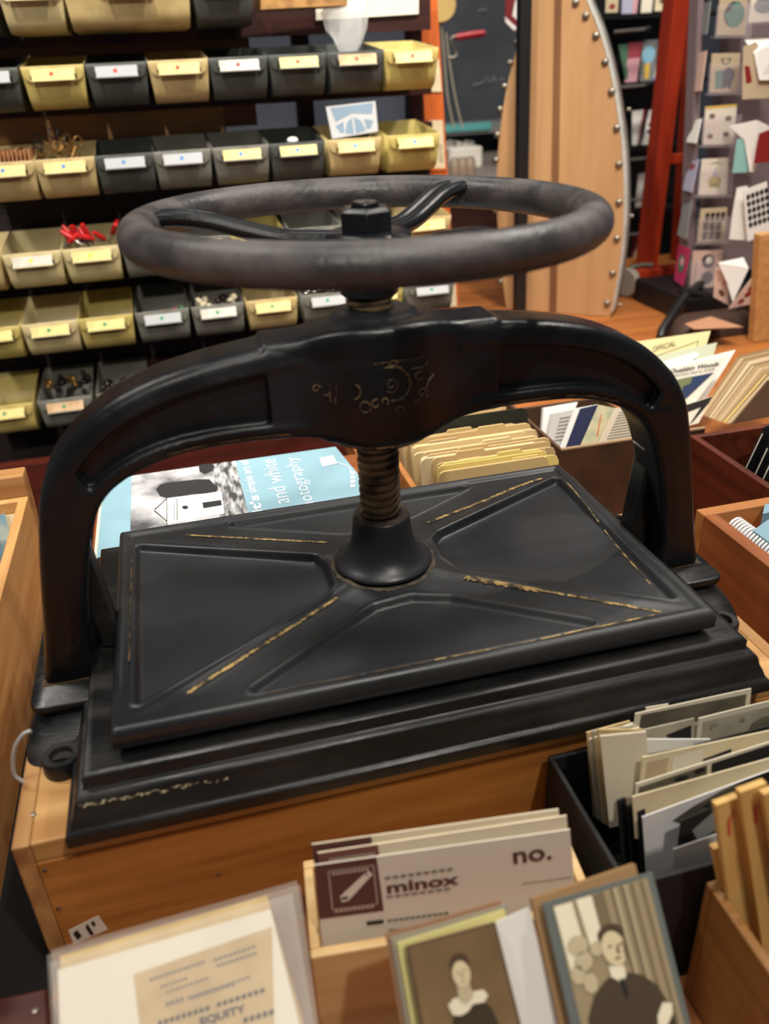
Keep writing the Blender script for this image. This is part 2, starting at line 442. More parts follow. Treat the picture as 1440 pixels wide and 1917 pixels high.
# scrollwork painted on the boss
def boss_pt(u, v):
    y = -.043
    for _ in range(8): p = at(u, v, y=y); y = boss_front(p.x) - .0012 * math.exp(-(p.x / .034) ** 4) - .0004
    return p
def spiral(cx, cy, r0, r1, a0, a1, n=22): return [(cx + (r0 + (r1 - r0) * k / n) * math.cos(a0 + (a1 - a0) * k / n), cy + (r0 + (r1 - r0) * k / n) * math.sin(a0 + (a1 - a0) * k / n)) for k in range(n + 1)]
scr = [spiral(737, 718, 30, 32, -1.9, 1.7), spiral(733, 721, 3, 15, 0, 8.5), spiral(684, 762, 11, 9, 0.2, 6.0), spiral(704, 757, 4, 9, 0, 5), spiral(748, 768, 4, 9, 1, 7), spiral(720, 752, 3, 8, 2, 7),
       spiral(660, 735, 16, 14, -1.2, 1.2), spiral(617, 730, 5, 16, 1.3, 2.6), [(619, 718), (617, 735), (619, 752)], [(629, 720), (630, 738), (627, 756)], spiral(785, 705, 4, 10, 0, 6), spiral(790, 735, 3, 11, 1, 7), [(770, 690), (790, 688), (800, 678)], [(775, 756), (792, 740), (803, 712), (812, 700)], spiral(735, 683, 4, 9, 2, 6), spiral(592, 728, 3, 8, 0, 6), [(718, 690), (736, 684), (752, 690)]]
mb = MB()
for c in scr: mb.tube([boss_pt(*p) for p in c], [.00032 + .0004 * abs(math.sin(2.2 * k)) for k in range(len(c))], 6)
mb.build('painted_scrollwork', GILT_D, press)

# guide ribs on the inner faces of the columns
for s in (-1, 1):
    g = MB().obox((s * .2120, -.012, .0385), (-s * .0140, 0, 0), (0, .022, 0), (s * .0090, 0, .0905)).build('guide_rib', IRON_B, press, bevel=.0025)
    if s > 0:
        MB().obox((.2050 + .0085, -.0145, .1275), (-.0135, 0, 0.001), (0, .020, 0), (.001, 0, .0055)).build('chipped_top', CHIP, g, bevel=.002)

# ---- platen with sunk panels
PX, PY, PZ = .2000, .1255, .0577
def seg_sdf(X, Y, poly):
    d = np.full(X.shape, 1e9); s = np.ones(X.shape); n = len(poly)
    for i in range(n):
        ax, ay = poly[i]; bx, by = poly[i - 1]
        ex, ey = bx - ax, by - ay; wx, wy = X - ax, Y - ay
        t = np.clip((wx * ex + wy * ey) / (ex * ex + ey * ey), 0, 1)
        d = np.minimum(d, (wx - ex * t) ** 2 + (wy - ey * t) ** 2)
        c1 = Y >= ay; c2 = Y < by; c3 = ex * wy > ey * wx
        flip = (c1 & c2 & c3) | (~c1 & ~c2 & ~c3)
        s = np.where(flip, -s, s)
    return s * np.sqrt(d)
PANELS = [[(-.183, .096), (-.183, -.097), (-.056, -.022), (-.046, -.008), (-.046, .020), (-.051, .033)],
          [(.184, .098), (.182, -.097), (.058, -.016), (.050, .004), (.050, .030), (.056, .037)],
          [(-.112, -.1085), (.114, -.1085), (.034, -.052), (.008, -.043), (-.020, -.046)],
          [(-.106, .1105), (.100, .1105), (.040, .078), (.010, .068), (-.018, .069)]]
def sstep(x): x = np.clip(x, 0, 1); return x * x * (3 - 2 * x)
def platen_h(X, Y):
    X = np.asarray(X, float); Y = np.asarray(Y, float)
    de = np.minimum(PX - np.abs(X), PY - np.abs(Y))
    z = np.full(X.shape, PZ - .0022)
    z = z + .0026 * np.sqrt(np.clip(1 - ((de - .0045) / .0045) ** 2, 0, 1)) * (de < .009)
    z = np.where(de < .0045, z - .0016 * (1 - de / .0045) ** 2, z)
    for p in PANELS:
        d = seg_sdf(X, Y, p) - .004
        z = z - .0048 * sstep((-d) / .0038) + .0010 * np.exp(-((d - .0012) / .0015) ** 2)
    r = np.hypot(X, Y - .009)
    for a, b in (((-.19, -.118), (-.02, -.004)), ((.19, -.118), (.02, -.004)), ((-.19, .118), (-.02, .022)), ((.19, .118), (.02, .022))):
        ex, ey = b[0] - a[0], b[1] - a[1]; t = np.clip(((X - a[0]) * ex + (Y - a[1]) * ey) / (ex * ex + ey * ey), 0, 1)
        dd = np.hypot(X - a[0] - ex * t, Y - a[1] - ey * t)
        z = z + .0016 * np.exp(-(dd / .006) ** 2) * sstep((de - .009) / .02)
    z = z + .0022 * sstep((.060 - r) / .03)
    return z
NX, NY = 320, 202
xs = np.linspace(-PX, PX, NX); ys = np.linspace(-PY, PY, NY)
GX, GY = np.meshgrid(xs, ys, indexing='xy'); H = platen_h(GX, GY)
vs = [(GX[j, i], GY[j, i], H[j, i]) for j in range(NY) for i in range(NX)]
fs = [(j * NX + i, j * NX + i + 1, (j + 1) * NX + i + 1, (j + 1) * NX + i) for j in range(NY - 1) for i in range(NX - 1)]
mb = MB(); mb.add(vs, fs)
per = [i for i in range(NX)] + [j * NX + NX - 1 for j in range(1, NY)] + [(NY - 1) * NX + i for i in range(NX - 2, -1, -1)] + [j * NX for j in range(NY - 2, 0, -1)]
top = [V(vs[k]) for k in per]; cz = .0437
def inset(p, a, z): return V((math.copysign(min(abs(p.x), PX - a), p.x), math.copysign(min(abs(p.y), PY - a), p.y), z))
mb.loft([[inset(p, .006, .0381) for p in top], [inset(p, .006, cz) for p in top], [inset(p, .0008, cz) for p in top], [inset(p, 0, cz + .001) for p in top], [inset(p, -.0006, .050) for p in top], top], cap=False)
platen = mb.build('platen', IRON_P, press, smooth=50)

def on_platen(a, b, n=130):
    p, q = at(*a, z=.0577), at(*b, z=.0577); o = []
    for k in range(n + 1):
        w = p.lerp(q, k / n); w.z = float(platen_h(w.x, w.y)); o.append(w)
    return o
UP = V((0, 0, 1))
for (a, b, w, g, m, sd) in [((632, 1116), (350, 1295), .0042, .06, GILT, 11), ((345, 998), (615, 1012), .0034, .06, GILT, 12), ((800, 975), (1015, 893), .0044, .06, GILT, 13), ((870, 1078), (1010, 1102), .0092, .02, GILT, 14),
                            ((1000, 1100), (1240, 1142), .0042, .1, GILT, 24), ((246, 1040), (241, 1235), .0018, .3, GILT_D, 15), ((1062, 902), (1220, 1080), .0018, .35, GILT, 16), ((500, 1298), (800, 1238), .0016, .1, GILT_D, 17), ((800, 1238), (1230, 1146), .0016, .2, GILT, 18)]:
    o = gilt_run(on_platen(a, b), w, 'gilt_line', m, g, .6, UP, sd, .0005); o.parent = press
mb = MB()
mb.lathe([(.0372, .0600), (.0372, .0612), (.0365, .0622), (.0335, .0640), (.0290, .0680), (.0255, .0735), (.0235, .0800), (.0222, .0880), (.0216, .0955), (.0212, .0985), (.0200, .0998), (.0165, .1003)], AX, 64)
mb2 = MB(); nn = 90; rnd = random.Random(12)
ri = [AX + V((.0372 * math.cos(2 * PI * k / nn), .0372 * math.sin(2 * PI * k / nn), .0)) for k in range(nn)]; ro = [AX + V(((.0395 + .0022 * rnd.random()) * math.cos(2 * PI * k / nn), (.0395 + .0022 * rnd.random()) * math.sin(2 * PI * k / nn), 0)) for k in range(nn)]
for p in ri + ro: p.z = float(platen_h(p.x, p.y)) + .0004
mb2.add(ri + ro, [(k, nn + k, nn + (k + 1) % nn, (k + 1) % nn) for k in range(nn)])
mb2.build('dust_ring', mat('dust', (92, 80, 62), .85, rgb2=(52, 50, 46), scale=120, mix=(.42, .6)), press)
bell = mb.build('thrust_cup', IRON_P, press, smooth=60)
MB().lathe([(.0205, .0992), (.0198, .1006), (.0150, .1010), (.0150, .0995)], AX, 40).build('rusty_collar', RUST, bell, smooth=40)

# ---- screw with a real thread
mb = MB(); n = 28; pitch = .0060; z0, z1 = .0995, .300
turns = (z1 - z0) / pitch; tot = int(turns * n)
prof = [(-.50, .0128), (-.30, .0128), (-.18, .0152), (.18, .0152), (.30, .0128), (.50, .0128)]
vs = []; fs = []; k = len(prof)
for i in range(tot + 1):
    t = 2 * PI * i / n; zc = z0 + pitch * i / n
    for dz, r in prof: vs.append(AX + V((r * math.cos(t), r * math.sin(t), zc + dz * pitch)))
for i in range(tot):
    for j in range(k - 1): fs.append((i * k + j, (i + 1) * k + j, (i + 1) * k + j + 1, i * k + j + 1))
mb.add(vs, fs); mb.lathe([(.0120, .0985), (.0120, .3005)], AX, 24)
mb.build('screw', SCREW, press, smooth=35)

# ---- handwheel
WC = V((0.0, .009, .3088)); WR, Wr = .1393, .0117
def tilt(p): return V((p.x, p.y, p.z - .014 * (p.x - WC.x) - .0095 * (p.y - WC.y)))
wheel = bpy.data.objects.new('handwheel', None); COL.objects.link(wheel); wheel.parent = press; wheel['_o'] = [0.0, 0.0, 0.0]
def wbuild(mb, name, m, smooth=50, **k):
    mb.v = [tilt(p) for p in mb.v]; return mb.build(name, m, wheel, smooth=smooth, **k)
mb = MB(); ring = [WC + V((WR * math.cos(2 * PI * i / 128), WR * math.sin(2 * PI * i / 128), 0)) for i in range(128)]
mb.tube(ring, Wr, 28, closed=True); wbuild(mb, 'rim', IRON_W, 60)
for ang in (163, 46, 286):
    a = math.radians(ang); d = V((math.cos(a), math.sin(a), 0)); sd = V((-d.y, d.x, 0)); mb = MB()
    path = catmull([V((0, 0, 0)) + d * r + V((WC.x, WC.y, z)) for r, z in ((.014, .2985), (.034, .2985), (.056, .3000), (.078, .3052), (.098, .3105), (.116, .3130), (.131, .3130))], 6)
    nn = len(path)
    for s in (-1, 1):
        mb.tube([p + sd * s * (.0062 - .0012 * math.sin(PI * i / (nn - 1))) for i, p in enumerate(path)], [.0049] * nn, 12)
    for i in range(nn - 1):
        p, q = path[i], path[i + 1]
        mb.obox(p - sd * .006 - V((0, 0, .004)), q - p, sd * .012, V((0, 0, .0045)))
    wbuild(mb, 'spoke', IRON, 50)
mb = MB().lathe([(.0165, .262), (.0190, .264), (.0190, .286), (.0215, .290), (.0270, .2935), (.0285, .2965), (.0285, .3000), (.0265, .3018), (.0230, .3028)], AX, 56)
wbuild(mb, 'hub', IRON, 40)
mb = MB(); hexr = lambda r, z: [AX + V((r * math.cos(PI / 3 * k + .35), r * math.sin(PI / 3 * k + .35), z)) for k in range(6)]
mb.loft([hexr(.0178, .3024), hexr(.0178, .3142), hexr(.0150, .3170)])
mb.lathe([(.0088, .3165), (.0088, .3192), (.0078, .3202)], AX, 28)
wbuild(mb, 'hex_nut', IRON, 30, bevel=.0008)

# scuffed paint on the bed's front moulding
BEDP = [(-(.1505 - a), z) for a, z in [(0, 0), (0, .0075), (.0008, .0088), (.0026, .0095), (.0034, .0112), (.0040, .0135), (.0050, .0160), (.0062, .0185), (.0070, .0205), (.0074, .0228), (.0079, .0248), (.0090, .0266), (.0108, .0280), (.0130, .0286), (.0138, .0292), (.0142, .0302), (.0142, .0368)]]
def bed_pt(u, v):
    d = ray(u, v); best = None
    for (y0, z0), (y1, z1) in zip(BEDP, BEDP[1:]):
        n = V((0, -(z1 - z0), y1 - y0)); t = (V((0, y0, z0)) - CAM).dot(n) / d.dot(n); p = CAM + d * t
        if z0 - 1e-6 <= p.z <= z1 + 1e-6 and (best is None or t < best[0]): best = (t, p)
    return best[1] - d.normalized() * .0004 if best else None
mb = MB(); rnd = random.Random(4)
for k in range(46):
    t = k / 45
    if rnd.random() < (.05 if t < .12 or .22 < t < .75 else .4): continue
    u = 148 + 275 * t + rnd.uniform(-2, 2); v = 1508 - 52 * t + rnd.uniform(-3, 3)
    w, h = rnd.uniform(5, 12), rnd.uniform(2, 5)
    q = [(u, v), (u + w, v - w * .2 + rnd.uniform(-1, 1)), (u + w * .9, v + h - w * .2), (u + w * .1, v + h)]
    q = [bed_pt(a, b) for a, b in reversed(q)]
    if all(q): mb.poly(q)
mb.build('paint_scuff', SCUFF, press)
# =================================================================== SETTING
o = MB().box((-2.4, -2.2, -1.0), (3.4, 3.2, -.96)).build('floor', wood('floor_wood', (46, 34, 28), (34, 24, 20), 'x'), base=(0, 0, -.96)); tag(o, 'dark wooden shop floor', 'floor', kind='structure')
o = MB().box((-2.4, 3.0, -.96), (3.4, 3.06, 1.9)).build('wall_back', mat('slate_wall', (74, 80, 92), .8, rgb2=(62, 67, 78), scale=3), base=(.5, 3.0, -.96)); tag(o, 'slate blue grey painted back wall', 'wall', kind='structure')

# display table: one top, four legs
TZ = -.12
tb = thing('display_table', 'long brown wooden display table that carries the crate and the boxes', 'table', (.3, 0, -.96))
MB().prism([(-1.0, -.8, TZ - .03), (1.75, -.8, TZ - .03), (1.75, 1.62, TZ - .03), (.50, 1.62, TZ - .03), (.50, .76, TZ - .03), (.10, .76, TZ - .03), (.10, .40, TZ - .03), (-1.0, .40, TZ - .03)], (0, 0, .03)).build('table_top', TABLE, tb)
for x, y in ((-.95, -.75), (1.66, -.75), (1.66, 1.54), (.53, 1.54), (-.95, .32)):
    MB().box((x, y, -.96), (x + .06, y + .06, TZ - .03)).build('leg', TABLE, tb)

# =================================================================== BIN RACK
YF = 1.0
LIP = [.515, .410, .280, .141, .024, -.114]
rack = thing('bin_rack', 'tall dark wooden rack holding the rows of metal hopper bins', 'rack', (-.1, 1.14, -.96))
for z in LIP: MB().box((-.95, 1.157, z - .075), (.40, 1.170, z + .008)).build('rail', MAROON, rack)
MB().box((-.95, 1.177, .30), (.07, 1.192, .62)).build('back_board', BROWNBOARD, rack)
p = at(420, 215, y=1.17)
MB().box((-.95, 1.1705, .286), (p.x, 1.1765, .350)).build('notched_board', wood('tan_board', (176, 126, 76), (150, 104, 60), 'x'), rack)
MB().box((-.95, 1.1775, -.96), (.40, 1.19, .285)).build('back_panel', mat('unlit_maroon', (30, 16, 13), .7), rack)  # near-black maroon paints in the unlit depth behind the lower bins
for x in (-.95, .150): MB().box((x, 1.193, -.96), (x + .03, 1.22, .95)).build('post', MAROON, rack)
a, b = at(757, 40, y=1.18), at(778, 320, y=1.18)
MB().obox((a.x, 1.193, b.z - .3), (.026, 0, 0), (0, .03, 0), (.02, 0, a.z - b.z + .7)).build('post', MAROON, rack)
MB().box((-.95, .93, -.36), (.40, .96, -.205)).build('kick_board', wood('red_kick', (84, 28, 16), (60, 20, 12), 'x'), rack)
a, b, c, d = at(784, 0, y=1.225), at(819, 0, y=1.225), at(838, 318, y=1.225), at(800, 318, y=1.225)
e = (d - a); f2 = (c - b)
op = MB().prism([a - e * .5, b - f2 * .5, c + f2 * 2.2, d + e * 2.2], (0, .04, 0)).build('orange_upright', ORANGE, base=(c.x, 1.245, -.3))
op.location.z = op.location.z
tag(op, 'bright orange wooden upright at the right end of the bin rack', 'post')
# notice with orange border pinned on the upright, behind the lower right bin
nt = Sheet('notice_card', 'pale yellow card with an orange border behind the lower right bins', 'card', at(800, 222, y=1.222), at(832, 222, y=1.222), at(806, 320, y=1.222), .002, ORANGE)
nt.art('printed_panel', [(.08, .03), (.9, .03), (.9, .95), (.08, .95)], CREAM)
nt.rects('illegible_lines', [(.55, .5 + .06 * k, .8, .52 + .06 * k) for k in range(6)], INKG)
nt = Sheet('notice_card', 'pale yellow card edge showing behind the far right red-dot bin', 'card', at(790, 110, y=1.222), at(822, 110, y=1.222), at(796, 172, y=1.222), .002, CREAM)
nt = Sheet('notice_card', 'pale yellow card with an orange border at the end of the green-dot row', 'card', at(835, 525, y=1.222), at(857, 523, y=1.222), at(838, 575, y=1.222), .002, ORANGE)
nt.art('printed_panel', [(.05, .0), (.8, .0), (.8, 1), (.05, 1)], CREAM)

# ---- bins
BW, BD, BB = .0935, .150, .0140
BC = {'yellow': ((190, 172, 102), (162, 144, 78)), 'cream': ((200, 184, 138), (176, 160, 112)), 'tan': ((190, 168, 118), (164, 142, 94)), 'dark': ((70, 73, 68), (54, 57, 52)), 'grey': ((116, 115, 106), (94, 92, 84))}
BM = {k: mat('bin_' + k, a, .42, 0, .5, b, 26, (.45, .75), bump=.05) for k, (a, b) in BC.items()}
LABM = {'cream': mat('bin_label_cream', (226, 210, 140), .7, rgb2=(210, 192, 126), scale=90), 'white': mat('bin_label_white', (206, 202, 190), .7, rgb2=(188, 184, 170), scale=90), 'grey': mat('bin_label_grey', (176, 178, 180), .7), 'tan': mat('bin_label_tan', (206, 176, 136), .7, rgb2=(186, 150, 110), scale=60)}
_mesh = {}
def bin_shell(w):
    prof = [(.150, .0140), (.150, -.0610)] + [(.030 - .026 * math.sin(t) , -.035 - .026 * math.cos(t)) for t in [PI / 2 * k / 7 for k in range(8)]] + [(.0, -.012), (-.002, -.002), (-.001, .0)]
    mb = MB(); n = len(prof)
    def hw(y, z): return w / 2 - .0050 * max(0, min(1, (-z) / .061)) - .001
    L = [V((-hw(y, z), y, z)) for y, z in prof]; R_ = [V((hw(y, z), y, z)) for y, z in prof]
    mb.add(L + R_, [(i, n + i, n + i + 1, i + 1) for i in range(n - 1)] + [tuple(range(n)), tuple(range(2 * n - 1, n - 1, -1))])
    return mb
def make_bin(x, z, color, label, group, lab='cream', dot=None, w=BW, stain=None, zoff=0):
    root = thing('hopper_bin', label, 'bin', (x, YF + .05, z - .061), group)
    key = (color, round(w, 3))
    def inst(name, k, fn, m, parent):
        if k in _mesh:
            o = bpy.data.objects.new(name, _mesh[k]); COL.objects.link(o); o.parent = parent; o['_o'] = [0.0, 0.0, 0.0]
            return o
        par = list(parent['_o']); parent['_o'] = [0.0, 0.0, 0.0]
        o = fn().build(name, m, parent, smooth=38); parent['_o'] = par; o['_o'] = [0.0, 0.0, 0.0]; _mesh[k] = o.data
        return o
    def shift(mb): mb.v = [p + V((0, -.05, .061)) for p in mb.v]; return mb
    sh = inst('bin_shell', ('s',) + key, lambda: shift(bin_shell(w)), BM[color], root)
    md = sh.modifiers.new('solid', 'SOLIDIFY'); md.thickness = .0014; md.offset = 0
    # label holder: a plate tipped forward at the lip, with round ears
    def holder():
        mb = MB(); t = math.radians(24); up = V((0, math.sin(t), math.cos(t))); nn = V((0, -math.cos(t), math.sin(t)))
        mb.obox(V((-.0325, -.0150, -.0215)), (.065, 0, 0), nn * .0016, up * .0185)
        mb.obox(V((-.0325, -.0150, -.0215)) + nn * .0016, (.065, 0, 0), nn * .0012, up * .0016)
        mb.obox(V((-.0325, -.0150, -.0215)) + up * .0170 - nn * .001, (.065, 0, 0), -nn * .0085, up * .0014)
        for s in (-1, 1):
            mb.prism([V((s * .033, -.0030, -.004)) + V((s * .0095 * math.sin(a), -.0002 * math.cos(a), -.0085 + .0085 * math.cos(a))) for a in [PI * k / 8 for k in range(9)]], (0, .0035, 0))
        return shift(mb)
    h = inst('label_holder', ('h', color), holder, BM[color], root)
    if lab:
        def card():
            mb = MB(); t = math.radians(24); up = V((0, math.sin(t), math.cos(t))); nn = V((0, -math.cos(t), math.sin(t)))
            mb.obox(V((-.031, -.0150, -.0215)) + nn * .0017 + up * .0018, (.062, 0, 0), nn * .0006, up * .0162); return shift(mb)
        inst('label_card', ('c', lab), card, LABM[lab], h)
    if dot:
        def dt():
            mb = MB(); t = math.radians(24); up = V((0, math.sin(t), math.cos(t))); nn = V((0, -math.cos(t), math.sin(t)))
            c = V((-.002, -.0150, -.0215)) + nn * .0024 + up * .0105
            mb.poly([c + V((.0032 * math.cos(a), 0, 0)) + up * (.0032 * math.sin(a)) for a in [2 * PI * k / 16 for k in range(16)]]); return shift(mb)
        dm = {'red': RED, 'blue': BLUE, 'yellow': YEL, 'green': GREEN}[dot]
        inst('colour_dot', ('d', dot), dt, dm, h)
    root['_o'] = [x, YF + .05, z - .061]
    return root
ORD = ['', 'first', 'second', 'third', 'fourth', 'fifth', 'sixth', 'seventh', 'eighth', 'ninth']
ROWS = [
 (0, 'topmost bin row', None, [(-95, 8, 'dark', None), (10, 131, 'cream', None), (134, 357, 'tan', None), (362, 480, 'dark', None)]),
 (1, 'red-dot bin row', 'red', [(-78, 38, 'dark', 'grey'), (40, 160, 'yellow', 'cream'), (159, 276, 'dark', 'grey'), (274, 391, 'tan', 'cream'), (388, 501, 'dark', 'white'), (500, 611, 'dark', 'cream'), (608, 722, 'dark', 'tan'), (716, 823, 'yellow', 'cream')]),
 (2, 'blue-dot bin row', 'blue', [(-52, 66, 'tan', 'cream'), (61, 178, 'tan', 'cream'), (172, 290, 'dark', 'grey'), (282, 396, 'grey', 'grey'), (392, 506, 'grey', 'cream'), (499, 610, 'dark', 'cream'), (606, 719, 'tan', 'cream'), (716, 832, 'yellow', 'cream')]),
 (3, 'yellow-dot bin row', 'yellow', [(-112, 4, 'tan', 'cream'), (0, 122, 'cream', 'white'), (112, 230, 'cream', 'cream'), (226, 334, 'grey', 'cream'), (330, 432, 'grey', 'cream'), (428, 536, 'yellow', 'cream'), (538, 642, 'grey', 'white'), (640, 745, 'grey', 'white'), (746, 850, 'tan', 'cream')]),
 (4, 'green-dot bin row', 'green', [(-70, 38, 'yellow', 'cream'), (31, 152, 'cream', 'cream'), (140, 252, 'yellow', 'cream'), (247, 358, 'grey', 'grey'), (350, 463, 'grey', 'white'), (455, 562, 'tan', 'cream'), (559, 665, 'grey', 'grey'), (660, 758, 'yellow', 'cream'), (755, 857, 'grey', 'grey')]),
 (5, 'lowest bin row', 'green', [(-50, 70, 'yellow', 'cream'), (62, 182, 'grey', 'tan'), (173, 288, 'grey', None)])]
LIPV = {0: 45, 1: 130, 2: 290, 3: 470, 4: 592, 5: 745}
CN = {'yellow': 'yellow', 'cream': 'cream', 'tan': 'tan', 'dark': 'dark grey', 'grey': 'grey'}
BINS = {}
for r, rn, dot, lst in ROWS:
    for i, (x0, x1, col, lab) in enumerate(lst):
        xa, xb = at(x0, LIPV[r] - .1 * (x0 - 200), y=YF).x, at(x1, LIPV[r] - .1 * (x1 - 200), y=YF).x
        w = (xb - xa) * .985
        w = .186 if (r, i) == (0, 2) else min(w, .0945)
        nth = ('leftmost' if i == 0 else 'rightmost' if i == len(lst) - 1 else ORD[i + 1] + ' from the left')
        lb = f"{'wide ' if w > .15 else ''}{CN[col]} metal hopper bin, {nth} in the {rn}"
        BINS[(r, i)] = make_bin((xa + xb) / 2, LIP[r], col, lb, rn, lab, dot, w)

# ---- things lying in the bins (seen over the lips)
def in_bin(r, i, dx, dy, dz): b = BINS[(r, i)]; return V((b.location.x + dx, YF + dy, LIP[r] + dz))
rnd = random.Random(21)
BRASS = mat('brass_knob', (150, 112, 60), .35, .7); DKBRASS = mat('dark_bronze', (40, 30, 24), .35, .4); REDPL = mat('red_plastic', (190, 30, 34), .3); GREENPL = mat('green_plastic', (30, 110, 60), .35); CHROME = mat('chrome_cap', (190, 188, 180), .25, .9); BONE = mat('bone_knob', (190, 178, 150), .4)
def knob(p, r, m, label, cat, group, tilt=(0, 0, 1), name='knob'):
    o = MB().lathe([(.35 * r, -.8 * r), (.45 * r, -.2 * r), (r, .1 * r), (r, .45 * r), (.7 * r, .75 * r), (.0, .85 * r)], p, 14, axis=tilt).build(name, m, base=p, smooth=50)
    return tag(o, label, cat, group)
def plug(p, d, m, label, group):
    d = V(d).normalized(); root = thing('banana_plug', label, 'plug', p, group)
    MB().lathe([(.003, 0), (.0048, .002), (.0048, .018), (.0036, .024), (.0036, .027)], p, 10, axis=d).build('grip', m, root, smooth=50)
    MB().lathe([(.0013, -.014), (.0016, -.012), (.0016, 0)], p, 8, axis=d).build('pin', CHROME, root, smooth=50)
for k in range(11):
    plug(in_bin(3, 2, rnd.uniform(-.036, .038), rnd.uniform(.006, .05), rnd.uniform(-.004, .014)), (rnd.uniform(-.9, .9), rnd.uniform(-.5, .3), rnd.uniform(.2, 1)), REDPL, 'red plastic plug in the cream bin full of red plugs', 'red plugs in the cream bin')
p = in_bin(3, 2, -.004, .012, .008)
sp = thing('cable_reel', 'small black reel with a yellow top among the red plugs', 'reel', p)
MB().lathe([(.0, 0), (.013, 0), (.013, .004), (.0, .005)], p, 20).build('flange', BLACKM, sp, smooth=40); MB().lathe([(.003, .004), (.003, .016), (0, .017)], p, 10).build('stem', YEL, sp, smooth=40)
for k in range(12): knob(in_bin(4, 4, rnd.uniform(-.036, .036), rnd.uniform(.010, .05), rnd.uniform(-.008, .003)), rnd.uniform(.005, .008), BONE if k % 3 else DKBRASS, 'small drawer knob in the fifth bin of the green-dot row', 'knob', 'knobs in the grey green-dot bin', (rnd.uniform(-1, 1), rnd.uniform(-1, 1), .6))
for k in range(5): knob(in_bin(4, 3, rnd.uniform(-.0, .036), rnd.uniform(.012, .03), -.008), .005, (REDPL, GREENPL)[k % 2], 'small red and green button cap in the fourth bin of the green-dot row' if 0 else 'small bright plastic button in the fourth bin of the green-dot row', 'button', 'plastic buttons in the grey green-dot bin', (rnd.uniform(-1, 1), -.5, .8), 'plastic_button')
for k in range(16): knob(in_bin(4, 6, rnd.uniform(-.036, .036), rnd.uniform(.008, .05), rnd.uniform(-.006, .004)), rnd.uniform(.004, .007), CHROME if k % 2 else BLACKM, 'small shiny metal fitting in the seventh bin of the green-dot row', 'fitting', 'metal fittings in the grey green-dot bin', (rnd.uniform(-1, 1), rnd.uniform(-1, 1), .7), 'metal_fitting')
for k in range(16): knob(in_bin(5, 1, rnd.uniform(-.036, .038), rnd.uniform(.055, .120), rnd.uniform(.000, .008)), rnd.uniform(.005, .008), BRASS if k % 3 == 0 else DKBRASS, 'small dark brass knob in the second bin of the lowest row', 'knob', 'brass knobs in the lowest row', (rnd.uniform(-1, 1), rnd.uniform(-1.2, .2), .6))
for k in range(14): knob(in_bin(5, 2, rnd.uniform(-.036, .036), rnd.uniform(.012, .06), rnd.uniform(-.008, .004)), rnd.uniform(.005, .008), DKBRASS, 'small glossy dark knob in the third bin of the lowest row', 'knob', 'dark knobs in the lowest row', (rnd.uniform(-1, 1), rnd.uniform(-1, 1), .6))
for k in range(9):          # old keys
    p = in_bin(2, 1, rnd.uniform(-.034, .030), rnd.uniform(.004, .05), rnd.uniform(.0, .020)); d = V((rnd.uniform(-1, 1), rnd.uniform(-.3, .6), rnd.uniform(-.2, 1))).normalized()
    kr = thing('old_key', 'old brass key heaped in the tan bin of the blue-dot row', 'key', p, 'keys in the tan bin'); s_ = d.orthogonal().normalized()
    MB().tube([p - d * .020, p + d * .012], .0016, 8).build('shank', BRASS, kr, smooth=50)
    MB().tube([p + d * .020 + d * (.008 * math.cos(t)) + s_ * (.008 * math.sin(t)) for t in [2 * PI * j / 14 for j in range(14)]], .0016, 6, True).build('bow', DKBRASS if k % 2 else BRASS, kr, smooth=50)
    MB().obox(p - d * .019, s_ * .007, d * .006, d.cross(s_) * .0015).build('bit', BRASS, kr)
for k in range(13):         # slips standing in the leftmost tan bin
    x = -.040 + .0062 * k; p = in_bin(2, 0, x, .012, .0)
    o = MB().obox(p + V((0, 0, -.05)), (.0012, 0, 0), (.004, .05, 0), (.004, -.002, .062 + rnd.uniform(0, .006))).build('paper_slip', mat('salmon_slip', (206, 150, 104), .75), base=p + V((0, 0, -.05))); tag(o, 'salmon paper slip standing in the leftmost bin of the blue-dot row', 'slip', 'slips in the leftmost tan bin')
p = in_bin(2, 5, -.005, .014, .0); knob(p, .009, WHITE, 'white knob peeking out of a dark grey bin of the blue-dot row', 'knob', None)
# white printed sheet standing in the tan bin
ws = Sheet('printed_sheet', 'white sheet with a pale blue rounded print standing in the tan bin', 'paper', at(610, 200, y=1.015), at(703, 189, y=1.015), at(622, 260, y=1.015), .0008, mat('sheet_white', (206, 208, 210), .7), br=at(708, 246, y=1.015))
PB = mat('pale_blue_print', (140, 164, 184), .7)
ws.polys('blue_print', [[(.5, .42), (.36, .56), (.30, .9), (.48, .95), (.48, .5)], [(.52, .42), (.66, .56), (.74, .9), (.52, .95)], [(.12, .62), (.30, .52), (.28, .86), (.2, .86)], [(.92, .62), (.72, .52), (.76, .86), (.84, .86)], [(.08, .05), (.95, .05), (.9, .4), (.5, .3), (.14, .5)]], PB)
# things above the bins
o = MB().prism([at(488, -40, y=1.03), at(652, -60, y=1.03), at(650, 10, y=1.03), at(560, 14, y=1.03), at(488, 18, y=1.03)], (0, .07, 0)).build('knotty_wood_block', mat('burl', (176, 132, 74), .6, rgb2=(120, 80, 40), scale=40), base=at(570, 16, y=1.07)); tag(o, 'knotty light brown wood block at the top edge of the rack', 'wood block')
o = Sheet('shelf_sign', 'cream paper strip hung high on the rack beside the orange upright', 'paper', at(590, -30, y=1.15), at(784, -45, y=1.15), at(592, 38, y=1.15), .002, IVORY, br=at(784, 26, y=1.15))
